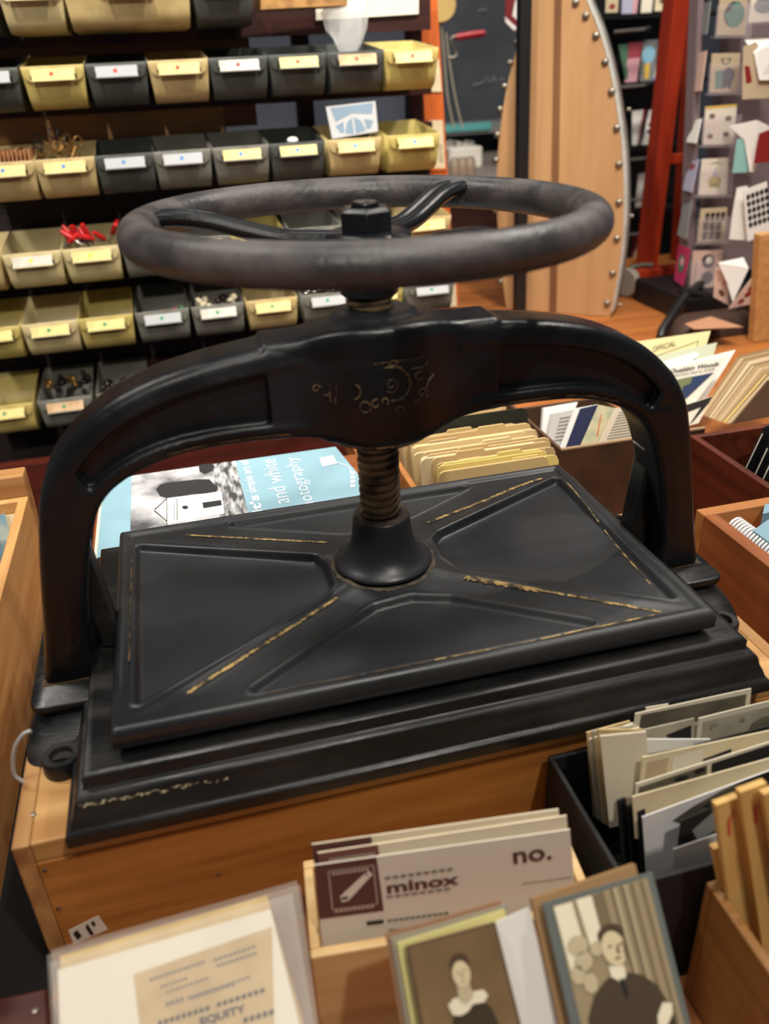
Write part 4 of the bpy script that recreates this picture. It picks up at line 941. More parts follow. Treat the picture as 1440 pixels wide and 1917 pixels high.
# blue photography poster book lying behind the press, on a low box
sb = thing('poster_box', 'low brown wooden box under the blue photography book', 'box', (-.09, .27, TZ))
box_walls(sb, -.243, .158, .060, .372, TZ, -.0165, .008, wood('redbrown', (150, 84, 40), (120, 62, 28), 'x'))
MB().box((-.235, .166, -.030), (.052, .364, -.0170)).build('lid', _mats['redbrown'], sb)
pp = Sheet('cream_print', 'cream card sticking out under the left edge of the blue photography book', 'print', (-.239, .362, -.0125), (-.05, .362, -.0125), (-.239, .170, -.0125), .0035, IVORY)
PBL = mat('poster_blue', (132, 168, 182), .6)
po = Sheet('photography_book', 'pale blue photography book with a black and white church photo lying behind the press', 'book', (-.2325, .3640, 0), (.030, .3640, 0), (-.2325, .162, 0), .012, PBL, br=(.052, .162, 0), facename='cover')
CLOUD = mat('cloud_print', (206, 206, 208), .6, rgb2=(70, 70, 74), scale=22, mix=(.38, .66)); GRASSP = mat('grass_print', (58, 58, 58), .6, rgb2=(190, 190, 190), scale=160, mix=(.42, .62), stretch=(1, .25, 1))
DARKP = mat('near_black_print', (34, 34, 36), .6); MIDP = mat('mid_grey_print', (130, 130, 132), .6)
def pz(u, v, l=.0003): p = at(u, v, z=0); p.z = l; return p
def flat_up(name, polys, m, l=.0003, parent=None):
    mb = MB()
    for q in polys:
        q = [pz(u, v, l) for u, v in q]; nn = V((0, 0, 0))
        for i in range(1, len(q) - 1): nn += (q[i] - q[0]).cross(q[i + 1] - q[0])
        mb.poly(q if nn.z > 0 else q[::-1])
    return mb.build(name, m, parent or po.root)
xL, xG, xR = -.2025, at(405, 930, z=0).x, -.0870
def rect_up(name, x0, x1, y0, y1, m, l): return MB().poly([(x0, y0, l), (x1, y0, l), (x1, y1, l), (x0, y1, l)]).build(name, m, po.root)
rect_up('church_photo', xL, xR, .164, .3635, CLOUD, .0003)
rect_up('grass', xG, xR, .164, .3635, GRASSP, .0005)
flat_up('church', [[(313, 934), (415, 921), (420, 962), (313, 982)], [(288, 956), (313, 934), (313, 982)]], WHITE, .0006)
flat_up('church_shade', [[(379, 942), (414, 937), (416, 947), (381, 953)], circle(347, 951, 6, 3.5), [(326, 935), (327, 935), (327, 975), (326, 975)], [(331, 934), (332.5, 934), (332.5, 975), (331, 975)], [(312, 930), (313.5, 930), (313.5, 985), (312, 985)], [(288, 956), (313, 934), (313, 936), (291, 956)], [(288, 957), (291, 957), (313, 976), (313, 979)]], DARKP, .0008)
rr = random.Random(2)
tree = [(292, 917), (300, 908), (318, 904), (345, 901), (370, 898), (392, 898), (398, 904), (408, 915), (406, 921), (385, 925), (360, 926), (335, 930), (312, 933), (300, 930)]
flat_up('tree', [tree], DARKP, .0007); flat_up('tree', [[(372, 872), (380, 870), (398, 868), (401, 876), (395, 884), (384, 889), (374, 884)]], DARKP, .0007)
TW = mat('title_white', (226, 232, 236), .6)
def up_text(body, u_base, u_top, v0, v1, bold=0.0, extra=0.0):
    vm = (v0 + v1) / 2; xb = at(u_base, v0, z=0).x; xt = at(u_top, v0, z=0).x; y0 = at(u_base, v0, z=0).y; y1 = at((u_base + u_top) / 2, v1, z=0).y
    y0 -= (y1 - y0) * extra
    text(body, (xb, y0, 0), (0, y1 - y0, 0), (xt - xb, 0, 0), TW, 'title_lettering', po.root, .0005, bold=-.012)
xb, xt = at(487, 940, z=0).x, at(467, 940, z=0).x; y0 = at(475, 962, z=0).y; y1 = at(472, 903, z=0).y
ya = at(480, 952, z=0).y; yb = at(476, 928, z=0).y; yc = at(468, 860, z=0).y
text("It's", (xb, ya - (yb - ya) * .35, 0), (0, (yb - ya) * 1.35, 0), (xt - xb, 0, 0), TW, 'title_lettering', po.root, .0005, bold=.025)
text("simple art of", (xb + (xt - xb) * -.22, yb + .006, 0), (0, yc - yb - .006, 0), ((xt - xb) * 1.22, 0, 0), TW, 'title_lettering', po.root, .0005)
up_text('and white', 543, 511, 941, 857)
up_text('photography', 594, 559, 936, 853, extra=.24)
flat_up('white_square', [[(598, 858), (624, 853), (631, 868), (604, 874)]], TW, .0005)
mb = MB(); c = [pz(u, v, .0006) for u, v in [(630, 866), (640, 870), (648, 872), (654, 876), (657, 884)]]
mb.tube(c, .0006, 6); mb.build('squiggle', TW, po.root)
flat_up('illegible_lines', [[(656, 884 + 8 * k), (664, 883 + 8 * k), (665, 888 + 8 * k), (657, 889 + 8 * k)] for k in range(4)], TW, .0005)

# left box of postcards
lb = thing('maple_box', 'pale maple box of old postcards at the left of the crate', 'box', (-.42, .15, TZ))
box_walls(lb, -.56, -.16, -.3110, .350, TZ, 0, .0095, MAPLE)
MB().box((-.56, .352, TZ), (-.311, .376, .024)).build('back_block', wood('rough_wood', (176, 130, 80), (140, 96, 54), 'x'), lb, bevel=.002)
for k, (x0, x1, y, z, m, lab) in enumerate(((-.46, -.332, .322, -.004, mat('postcard_sea', (120, 160, 176), .6, rgb2=(200, 204, 190), scale=30), 'blue seaside postcard standing at the back of the maple box'), (-.46, -.324, .335, -.012, CREAM, 'cream card edge behind the blue postcard in the maple box'), (-.48, -.334, .270, .002, mat('postcard_brown', (96, 78, 58), .6, rgb2=(190, 176, 150), scale=60), 'brown patterned picture postcard with a rounded corner in the maple box'), (-.48, -.331, .225, -.016, mat('postcard_grey', (130, 128, 110), .6, rgb2=(84, 88, 70), scale=70), 'greenish postcard standing nearest the viewer in the maple box'))):
    Sheet('postcard', lab, 'postcard', (x0, y, z), (x1, y, z), (x0, y - .018, -.105), .0012, m, group='postcards in the maple box')
mb = MB(); mb.tube(catmull([at(u, v, y=-.09) for u, v in [(58, 1368), (42, 1376), (28, 1400), (24, 1430), (28, 1452), (44, 1464)]], 6), .0013, 8)
o = mb.build('white_cable', mat('cable', (176, 174, 170), .5), base=at(30, 1440, y=-.09), smooth=50); tag(o, 'loop of thin pale cable between the maple box and the crate', 'cable')

# files behind the press
fb = thing('file_box', 'light wooden box full of cream filing folders behind the platen', 'box', (.175, .28, TZ))
box_walls(fb, .0845, .163, .2640, .400, TZ, 0, .0068, OAK, rz=-.06, fz=-.04)
rnd = random.Random(31)
FOLD = [mat('manila_a', (216, 190, 138), .75), mat('manila_b', (200, 170, 116), .75), mat('manila_c', (228, 206, 160), .75), mat('manila_d', (186, 158, 112), .75)]
BUFF = mat('bright_buff', (226, 200, 116), .75)
nF = 37
for k in range(nF):
    yb = .176 + k * .0042; x0 = .0945 + rnd.uniform(0, .010) + (.012 if k < 8 else 0); x1 = .232 + rnd.uniform(-.008, .014) - (.006 * (k > 20)); zt = .026 + rnd.uniform(-.003, .004)
    dark = (k == 22)
    if dark: x0, x1, zt = .112, .243, .042
    ln = .030 * (zt + .105) / .131; zb = -.105
    def q(x, z): return V((x, yb + (z - zb) / (zt - zb) * ln, z))
    ts = rnd.uniform(.1, .6); tw = .25; r = .006
    pts = [q(x0, zb), q(x1, zb), q(x1, zt - r), q(x1 - r * .3, zt - r * .3), q(x1 - r, zt)]
    if not dark and k % 2: pts += [q(x0 + (x1 - x0) * (ts + tw), zt), q(x0 + (x1 - x0) * (ts + tw - .02), zt + .003), q(x0 + (x1 - x0) * (ts + .02), zt + .003), q(x0 + (x1 - x0) * ts, zt)]
    pts += [q(x0 + r, zt), q(x0 + r * .3, zt - r * .3), q(x0, zt - r)]
    m = mat('black_folder', (32, 34, 24), .5) if dark else BUFF if k in (1, 2, 3) else FOLD[rnd.randrange(4)]
    o = MB().prism(pts, (0, rnd.uniform(.0012, .0030), 0)).build('filing_folder', m, base=((x0 + x1) / 2, yb, zb))
    tag(o, 'black plastic folder standing among the cream folders' if dark else 'bright buff folder at the front of the wooden file box' if k in (1, 2, 3) else 'worn cream paper folder filed upright in the box behind the platen', 'folder', None if dark else 'filing folders in the box behind the platen')

# cardboard box of maps behind the right column
mbx = thing('map_box', 'dark brown cardboard box of maps behind the right column of the press', 'box', (.40, .40, TZ))
CB = mat('dark_cardboard', (84, 56, 32), .8, rgb2=(62, 40, 22), scale=18); EDGE = mat('frayed_edge', (150, 122, 92), .9)
box_walls(mbx, .2720, .268, .455, .52, TZ, -.002, .004, CB, rz=-.05, bz=-.05)
MB().box((.272, .2675, -.0022), (.455, .2722, -.0002)).build('frayed_rim', EDGE, mbx)
def leaf(name, label, cat, tl, tr, br, bl, y, m, th=.001, group='papers in the brown map box', lean=20):
    p0 = at(*bl, y=y); t = math.radians(lean)
    return px_sheet(name, label, cat, tl, tr, bl, (p0, V((0, -math.cos(t), math.sin(t)))), th, m, group, br)
NAVY = mat('navy_cover', (32, 40, 74), .6)
s = leaf('folded_paper', 'stack of folded white papers leaning behind the black folder', 'paper', (1018, 764), (1082, 753), (1050, 832), (1012, 846), .37, WHITE, .006)
s = leaf('folded_paper', 'grey printed leaflet standing between the white papers and the navy booklet', 'leaflet', (1032, 775), (1078, 766), (1052, 846), (1020, 848), .36, mat('grey_leaflet', (196, 192, 188), .7), .003)
s.rects('printed_lines', [(.4, .15 + .09 * k, .85, .18 + .09 * k) for k in range(7)], INKG)
s = leaf('booklet', 'navy booklet with a white edge in the brown map box', 'booklet', (1078, 765), (1121, 757), (1086, 842), (1046, 850), .345, WHITE, .004); s.art('navy_cover', [(.2, .02), (1, 0), (1, 1), (.22, 1)], NAVY)
s = leaf('folded_map', 'folded pale green map beside the navy booklet', 'map', (1123, 758), (1152, 764), (1122, 832), (1086, 842), .335, mat('map_paper', (206, 196, 160), .7, rgb2=(160, 172, 140), scale=60), .004)
s.art('map_route', [(.3, .2), (.36, .2), (.7, .75), (.62, .75)], ORG)
s = leaf('typed_sheet', 'cream sheet of printed text at the front of the brown map box', 'paper', (1152, 764), (1215, 752), (1190, 826), (1117, 836), .325, mat('text_sheet', (222, 206, 182), .7), .001)
s.rects('printed_lines', [(.18, .14 + .075 * k, .95, .165 + .075 * k) for k in range(10)], INKG); s.rects('printed_title', [(.3, .06, .5, .10)], INK)
# brochures at the right of the column
s = leaf('brochure', 'yellowish brochure lettered OFFICIAL, the rearmost in the map box', 'brochure', (1188, 640), (1331, 619), (1300, 720), (1190, 735), .54, mat('pale_yellow', (222, 210, 158), .7), .002)
s.polys('border_line', [[(.12, .38), (.87, .16), (.87, .175), (.12, .395)], [(.86, .16), (.87, .16), (.86, .8), (.85, .8)]], INKG)
p0 = s.pt(.235, .39, .0006); text('OFFICIAL', on(1222, 659, p0, s.n), on(1265, 647, p0, s.n) - on(1222, 659, p0, s.n), on(1222, 649, p0, s.n) - on(1222, 659, p0, s.n), mat('olive_ink', (84, 80, 48), .7), 'lettering', s.root, .0006)
s = leaf('brochure', 'pale green brochure with a white curl behind the woods map', 'brochure', (1226, 668), (1343, 641), (1320, 720), (1230, 735), .52, mat('pale_green', (190, 196, 172), .6), .002)
s.art('grey_band', [(0, .25), (.7, .2), (.68, .5), (0, .55)], DKGREY); s.art('white_curl', [(0, .2), (.65, .12), (.74, .2), (.66, .30), (0, .45)], WHITE, .0006)
s = leaf('brochure', 'bundle of white brochures behind the woods map', 'brochure', (1240, 690), (1378, 655), (1318, 752), (1262, 764), .50, WHITE, .004)
s = leaf('brochure', 'white trail map with a dark blue lake, in front of the other brochures', 'brochure', (1236, 692), (1366, 666), (1304, 752), (1262, 763), .48, mat('brochure_white', (226, 222, 208), .6), .003)
p0 = s.pt(.5, .5, .0008)
def on_s(u, v): return on(u, v, p0, s.n)
def s_text(body, bl, br, tl, m, nm='lettering', bold=0): text(body, on_s(*bl), on_s(*br) - on_s(*bl), on_s(*tl) - on_s(*bl), m, nm, s.root, .0002, bold=bold)
s_text('Quabbin Woods', (1251, 701), (1343, 686), (1257, 691), INK, bold=.02)
s_text('RECREATION MAP & GUIDE', (1245, 709), (1337, 693), (1247, 704), INK)
MB().poly([on_s(1270, 748), on_s(1262, 712), on_s(1337, 697), on_s(1285, 746)]).build('lake_map', mat('lake_blue', (38, 56, 92), .6), s.root)
MB().poly([on_s(1262, 712), on_s(1298, 704), on_s(1292, 718), on_s(1278, 724), on_s(1275, 738), on_s(1268, 740)]).build('land_map', mat('land_green', (110, 120, 84), .6), s.root).location = tuple(s.n * .0004)
s = leaf('brochure', 'white folded brochure below the woods map with a black corner', 'brochure', (1272, 762), (1334, 742), (1308, 792), (1276, 800), .42, IVORY, .002)
s.polys('black_band', [[(0, .0), (1, 0), (1, .3), (0, .4)], [(.75, .3), (1, .25), (.6, .9), (.45, .95)]], INK)
# old papers leaning at the right
rnd = random.Random(8)
OLD = [mat('old_paper_a', (198, 176, 138), .8), mat('old_paper_b', (176, 150, 112), .8), mat('old_paper_c', (214, 196, 164), .8), mat('old_paper_d', (150, 122, 86), .8)]
for k in range(18):
    bl = (1311 + 3.0 * k, 776 + 1.0 * k); tl = (1384 + 3.4 * k, 668 + 2.0 * k + rnd.uniform(-3, 3)); d = 70
    m = BUFF if k == 15 else OLD[rnd.randrange(4)]
    s = leaf('old_document', 'buff envelope near the front of the leaning old papers' if k == 15 else 'worn old paper in the bundle leaning at the right edge', 'paper', tl, (tl[0] + d, tl[1] - 17), (bl[0] + d, bl[1] - 14), bl, .46 - .0062 * k, m, .0016 + rnd.random() * .0016, group=None if k == 15 else 'old papers leaning at the right')
s = leaf('dark_board', 'dark brown board leaning in front of the old papers at the right edge', 'board', (1440, 712), (1500, 700), (1470, 775), (1372, 794), .335, CB, .004, None)
# mahogany box
mh = thing('mahogany_box', 'dark reddish box with finger joints at the right edge behind the oak box', 'box', (.54, .185, TZ))
box_walls(mh, .4245, .112, .66, .2550, TZ, .0, .0085, MAHOG)
for k, (a, b, c, d, y) in enumerate((((1432, 800), (1480, 780), (1450, 900), (1394, 880), .19), ((1440, 830), (1490, 812), (1460, 910), (1410, 895), .17), ((1444, 862), (1500, 850), (1470, 920), (1424, 905), .15))):
    s = leaf('black_negative', 'black glossy negative sleeve standing in the mahogany box, ' + ('rearmost', 'middle one', 'frontmost')[k], 'negative', a, b, c, d, y, mat('gloss_black', (16, 16, 18), .25), .002, 'negatives in the mahogany box')
    s.art('white_edge', [(0, .15), (.05, .15), (.02, 1), (0, 1)], IVORY)
# oak box with notebook
ok = thing('oak_box', 'light oak box with a spiral notebook beside the right end of the press', 'box', (.43, .0, TZ))
box_walls(ok, .3330, -.110, .52, .0960, TZ, 0, .0135, OAK, OAK_Y)
nb = thing('spiral_notebook', 'notebook with a white spiral binding standing in the oak box', 'notebook', (.37, -.02, -.1))
a = at(1374, 986, z=-.012); b = at(1482, 1066, z=-.012); mb = MB(); n = 19; cpts = []
dr = (b - a); L = dr.length; dn = dr.normalized(); sdv = V((0, 0, 1)); px_ = dn.cross(sdv)
for k in range(n):
    c = a + dr * ((k + .5) / n)
    mb.tube([c + sdv * (.0100 * math.cos(t)) + px_ * (.0100 * math.sin(t)) + dn * (.0018 * math.sin(t)) for t in [2 * PI * j / 16 for j in range(16)]], .0013, 7, True)
mb.build('spiral_binding', mat('white_spiral', (236, 236, 236), .4), nb, smooth=60)
MB().obox(a + px_ * .0 - V((0, 0, .105)), dr, px_ * .007, (0, 0, .100)).build('pages', WHITE, nb)
CARD = mat('blue_card', (132, 166, 182), .6)
for k, (tl, tr, bl, br, lb, z) in enumerate((((1432, 945), (1480, 925), (1428, 962), (1480, 950), 'pale blue card at the back of the oak box', .0), ((1410, 993), (1470, 950), (1440, 1015), (1480, 1000), 'pale blue card with a dark spot in the oak box', .0))):
    s = Sheet('blue_card', lb, 'card', at(*tl, z=z), at(*tr, z=z), at(*bl, z=z), .012, CARD, br=at(*br, z=z), group='blue cards in the oak box')
    if k: s.art('dark_spot', circle(.66, .55, .14, .18), INK)

# =================================================================== FOREGROUND
# letter cards in a birch box
ab = math.radians(-5.6); piv = V((-.1075, -.2360, TZ))
mx = thing('card_box', 'small birch box holding the printed letter cards in front of the crate', 'box', (-.03, -.22, TZ))
box_walls(mx, -.1075, -.2360, .0560, -.1720, TZ, -.030, .0058, BIRCH, rot=ab, piv=piv)
p0, nrm = leanframe(590, 1620, .02, 8, -6.2)
BRN = mat('brown_panel', (92, 54, 50), .6); LC = mat('letter_card', (224, 214, 198), .65); LC2 = mat('letter_card_back', (234, 220, 190), .65)
def mcard(tl, tr, off, m, lab): 
    s = px_sheet('letter_card', lab, 'card', tl, tr, (tl[0] + 25, tl[1] + 240), (p0 - nrm * off, nrm), .0008, m, None, (tr[0] + 22, tr[1] + 250)); return s
s3 = mcard((584, 1581), (1046, 1515), .0062, LC2, 'cream letter card with a brown corner panel, rearmost in the birch box'); s3.art('brown_panel', [(0, 0), (.235, 0), (.25, .6), (0, .6)], BRN)
s2 = mcard((595, 1597), (1061, 1527), .0034, LC2, 'cream letter card with a brown corner panel, middle one in the birch box'); s2.art('brown_panel', [(0, 0), (.235, 0), (.25, .6), (0, .6)], mat('brown_panel_red', (124, 74, 66), .6)); s2.rects('pale_line', [(.04, .05, .22, .065)], KRAFT, .0005)
s1 = mcard((588, 1620), (1067, 1553), .0, LC, 'cream letter card with a brown picture square and large print, frontmost in the birch box')
s1.art('brown_panel', [(0, 0), (.238, 0), (.245, .40), (0, .40)], BRN)
fr = mat('pale_line', (200, 180, 164), .6)
s1.rects('frame_line', [(.05, .05, .225, .056), (.05, .335, .225, .341), (.05, .05, .054, .341), (.221, .05, .225, .341)], fr, .0006)
s1.rects('illegible_lines', [(.065 + .016 * k, .065, .075 + .016 * k, .085) for k in range(9)] + [(.06 + .017 * k, .345, .072 + .017 * k, .362) for k in range(9)], fr, .0006)
s1.polys('camera_picture', [[(.085, .245), (.185, .105), (.205, .135), (.115, .285), (.09, .29)], [(.19, .098), (.207, .09), (.215, .12), (.207, .135)]], IVORY, .0007)
s1.rects('camera_picture_shade', [(.09, .25, .115, .27)], INKB, .0009)
s1.write('minox', .265, .195, .545, .275, INKB, bold=.03); s1.write('no.', .765, .10, .918, .185, INKB, bold=.02)
s1.rects('illegible_lines', [(.262 + .03 * k, .150, .262 + .03 * k + .022, .166) for k in range(9)] + [(.26 + .032 * k, .292, .285 + .032 * k, .305) for k in range(8)] + [(.255 + .022 * k, .470, .272 + .022 * k, .485) for k in range(11)] + [(.255, .545, .34, .557)], INKG, .0006)
s1.rects('bold_line', [(.175, .463, .24, .49)], INK, .0006); s1.rects('rule_line', [(.79, .33, .99, .335)], INKG, .0006)

# portraits on card mounts
SEP = mat('sepia_bg', (128, 104, 70), .55, rgb2=(100, 78, 50), scale=14); SKIN = mat('sepia_skin', (212, 196, 158), .55); SUIT = mat('sepia_dark', (70, 58, 42), .55); DRESS = mat('sepia_dress', (60, 48, 34), .55); PALE = mat('sepia_pale', (232, 222, 194), .55); HAIR = mat('sepia_hair', (74, 58, 38), .55); MIDS = mat('sepia_mid', (152, 136, 104), .55); LIGHTS = mat('sepia_light', (190, 176, 142), .55)
pw, nw = leanframe(762, 1772, .025, 36, 4)
def wcard(tl, tr, off, m, lab, name='card_mount', th=.0016, bl=None, br=None):
    return px_sheet(name, lab, 'card', tl, tr, bl or (tl[0] + 52, tl[1] + 300), (pw - nw * off, nw), th, m, None, br or (tr[0] + 74, tr[1] + 300))
wcard((722, 1749), (937, 1686), .0105, mat('mount_redbrown', (150, 112, 84), .7), 'reddish brown mount at the back of the portrait stack')
wcard((732, 1757), (948, 1694), .0080, mat('mount_grey', (146, 138, 120), .7), 'grey mount in the portrait stack behind the yellow one')
wcard((744, 1766), (945, 1703), .0058, mat('mount_yellow', (206, 196, 128), .7), 'yellowish mount in the stack behind the portrait of a woman')
wcard((905, 1737), (991, 1699), .0028, mat('white_mount', (222, 220, 212), .6), 'plain white card slipped in beside the portrait of a woman', 'white_card', .001, (975, 2030), (1068, 1999))
w = wcard((760, 1773), (928, 1727), .0, mat('mount_brown', (96, 76, 54), .6), 'sepia portrait card of a woman in a dark dress with a white collar', 'portrait_photograph', .0018, (815, 2073), (1003, 2027))
w.art('sepia_picture', [(.035, .012), (.965, .012), (.965, 1), (.035, 1)], SEP)
WO = -.055
def wa(nm_, pts, *a): return w.art(nm_, [(x, max(.02, y + WO)) for x, y in pts], *a)
wa('dress_picture', [(.33, .56), (.42, .485), (.64, .47), (.74, .55), (.84, .85), (.86, 1.05), (.2, 1.05), (.24, .8)], DRESS, .0005)
wa('collar_picture', [(.31, .47), (.38, .435), (.46, .44), (.60, .425), (.70, .43), (.735, .47), (.68, .505), (.56, .50), (.50, .535), (.42, .55), (.34, .535)], PALE, .0007)
wa('neck_picture', [(.44, .36), (.57, .36), (.585, .45), (.50, .49), (.43, .455)], LIGHTS, .0009)
wa('hair_picture', circle(.515, .235, .105, .062), HAIR, .0009)
wa('face_picture', circle(.510, .300, .094, .082, 26), SKIN, .0011)
w.polys('face_features', [[(x, y + WO) for x, y in q_] for q_ in [circle(.475, .285, .016, .006, 8), circle(.548, .280, .016, .006, 8), [(.505, .29), (.518, .29), (.522, .32), (.500, .32)], circle(.512, .343, .022, .005, 8)]], MIDS, .0013)
pm, nm = leanframe(1018, 1692, .03, 40, 0)
def mcd(tl, tr, off, m, lab, name, th=.002):
    return px_sheet(name, lab, 'card', tl, tr, (tl[0] + 70, tl[1] + 305), (pm - nm * off, nm), th, m, None, (tr[0] + 76, tr[1] + 305))
mcd((996, 1684), (1190, 1618), .007, mat('mount_tan', (152, 118, 78), .7), 'tan brown mount behind the portrait of a man', 'card_mount', .004)
m_ = mcd((1017, 1692), (1222, 1633), .0, mat('mount_slate', (96, 102, 98), .6), 'sepia portrait of a seated man in a dark suit, in a slate grey mount', 'portrait_photograph')
m_.art('sepia_picture', [(.075, .03), (.94, .02), (.945, 1), (.085, 1)], MIDS)
m_.polys('curtain_picture', [[(.50 + .09 * k, .025), (.53 + .09 * k, .025), (.55 + .088 * k, .9), (.53 + .088 * k, .9)] for k in range(5)] + [[(.42, .03), (.5, .03), (.50, .3), (.42, .3)]], mat('sepia_curtain', (118, 102, 76), .55), .0005)
m_.polys('curtain_picture', [[(.62 , .025), (.64, .025), (.66, .9), (.645, .9)], [(.72, .025), (.735, .025), (.745, .9), (.735, .9)]], LIGHTS, .0006)
m_.polys('pale_backdrop', [[(.08, .035), (.24, .035), (.27, .45), (.1, .5)], [(.28, .03), (.42, .03), (.43, .30), (.31, .33)]], PALE, .0006)
m_.polys('flowers_picture', [circle(.20, .30, .09, .06), circle(.22, .40, .08, .06), circle(.36, .35, .06, .045), circle(.24, .54, .06, .06), circle(.15, .47, .06, .06)], LIGHTS, .0008)
m_.art('suit_picture', [(.15, .74), (.24, .62), (.36, .55), (.46, .52), (.56, .535), (.68, .57), (.80, .66), (.86, .80), (.9, 1), (.12, 1)], SUIT, .0009)
m_.art('collar_picture', [(.42, .47), (.55, .49), (.55, .55), (.50, .585), (.42, .535)], PALE, .0011)
m_.art('hair_picture', circle(.50, .285, .115, .06), HAIR, .0011)
m_.art('face_picture', [(.5 + .104 * math.cos(t) + .01 * math.sin(t), .375 + .108 * math.sin(t)) for t in [2 * PI * k / 26 for k in range(26)]], SKIN, .0013)
m_.polys('face_features', [circle(.47, .355, .020, .008, 8), circle(.56, .358, .018, .008, 8), [(.52, .36), (.54, .36), (.545, .41), (.515, .41)], circle(.515, .435, .032, .008, 8), [(.59, .32), (.605, .36), (.6, .43), (.58, .47), (.575, .40)]], mat('sepia_feature', (110, 92, 64), .55), .0015)
m_.art('tie_picture', [(.485, .56), (.515, .56), (.53, .66), (.5, .68)], INK, .0013)
m_.art('sleeve_picture', [(.70, .95), (.73, .83), (.80, .76), (.88, .78), (.86, .84), (.79, .90), (.76, 1), (.70, 1)], PALE, .0013)

# clear sleeves with a printed sheet
ps, ns = leanframe(108, 1815, .0, 56, 4)
CLEAR = mat('clear_sleeve', (232, 228, 222), .12, alpha=.12); CLEAR2 = mat('clear_sleeve_back', (200, 190, 176), .15, alpha=.15)
def sl(name, lab, tl, tr, bl, br, off, m, th=.0004, cat='sleeve'): return px_sheet(name, lab, cat, tl, tr, bl, (ps - ns * off, ns), th, m, None, br)
sl('print_board', 'tan backing board edge at the back of the sleeved prints', (112, 1790), (500, 1676), (120, 1990), (590, 1990), .010, TAN, .003, 'print')
b1 = sl('print_board', 'white mount with a tan handbill inside the clear sleeve, lower left', (108, 1816), (506, 1702), (114, 1990), (580, 1990), .002, mat('mount_white', (234, 226, 206), .65), .002, 'print')
HB = mat('handbill', (206, 178, 128), .75, rgb2=(194, 164, 112), scale=60)
def bq(u, v, l): return on(u, v, b1.tl + b1.n * l, b1.n)
MB().poly([bq(250, 1824, .0004), bq(270, 1985, .0004), bq(515, 1985, .0004), bq(509, 1735, .0004), bq(480, 1745, .0004)]).build('handbill', HB, b1.root)
mb = MB(); rr = random.Random(5)
for (u0, v0, u1, v1, h, n) in ((280, 1832, 385, 1797, 5, 12), (400, 1795, 480, 1768, 5, 9), (300, 1846, 352, 1828, 4, 6), (405, 1806, 482, 1781, 5, 9), (310, 1856, 392, 1828, 4, 9), (350, 1866, 470, 1826, 4, 13), (310, 1877, 345, 1865, 8, 4), (355, 1868, 440, 1840, 4, 9)):
    for k in range(n):
        t0, t1 = (k + .08) / n, (k + .8) / n; a = (u0 + (u1 - u0) * t0, v0 + (v1 - v0) * t0); c = (u0 + (u1 - u0) * t1, v0 + (v1 - v0) * t1)
        mb.poly([bq(a[0] + .3, a[1] + h, .0007), bq(c[0] + .3, c[1] + h, .0007), bq(c[0], c[1], .0007), bq(a[0], a[1], .0007)])
mb.build('illegible_lines', INKG, b1.root)
mb = MB()
for (u0, v0, u1, v1, h, n) in ((295, 1912, 395, 1881, 9, 9), (405, 1878, 498, 1848, 8, 8), (455, 1906, 515, 1888, 10, 5)):
    for k in range(n):
        t0, t1 = (k + .08) / n, (k + .75) / n; a = (u0 + (u1 - u0) * t0, v0 + (v1 - v0) * t0); c = (u0 + (u1 - u0) * t1, v0 + (v1 - v0) * t1)
        mb.poly([bq(a[0] + .3, a[1] + h, .0007), bq(c[0] + .3, c[1] + h, .0007), bq(c[0], c[1], .0007), bq(a[0], a[1], .0007)])
mb.build('illegible_lines', INK, b1.root)
o_ = bq(376, 1923, .0007); text('EQUITY', o_, bq(462, 1897, .0007) - o_, bq(373, 1905, .0007) - o_, INK, 'lettering', b1.root, .0001, bold=.04)
sl('clear_sleeve', 'clear plastic sleeve over the white mount in the lower left foreground', (94, 1802), (548, 1672), (108, 1990), (600, 1990), .0005, CLEAR)
sl('clear_sleeve', 'hazy clear sleeve standing behind the sleeved handbill, next to the crate', (88, 1788), (562, 1656), (100, 1990), (606, 1990), .0140, CLEAR2)
sl('clear_sleeve', 'hindmost hazy clear sleeve leaning against the crate front', (96, 1778), (556, 1648), (100, 1990), (606, 1990), .0180, CLEAR2)
# maroon tray corner at the lower left
q = [at(u, v, z=-.085) for u, v in [(-60, 1880), (88, 1848), (96, 1990), (-60, 1990)]]
tr_ = thing('maroon_tray', 'dark maroon wooden tray at the lower left edge, with added black shade sheets', 'tray', (-.42, -.25, TZ))
MB().prism(q, (0, 0, TZ + .085 + .0005)).build('tray_rim', wood('tray_maroon', (84, 36, 28), (60, 24, 18), 'x'), tr_, bevel=.002)
MB().box((-.70, -.30, TZ + .0004), (-.2685, -.165, TZ + .003)).build('shade_sheet', mat('shade_black', (9, 8, 8), .95), tr_)  # flat black sheet puts the darkness left of the crate into colour
MB().box((-.3105, -.165, TZ + .0004), (-.2685, .30, TZ + .003)).build('shade_sheet', mat('shade_black', (9, 8, 8), .95), tr_)  # black sheet stands in for shade between maple box and crate
o = MB().lathe([(.0022, -.001), (.0022, .0008), (0, .0014)], at(66, 1892, z=-.085), 12).build('screw_head', STEEL, base=at(66, 1892, z=-.085)); tag(o, 'shiny screw head on the maroon tray', 'screw')

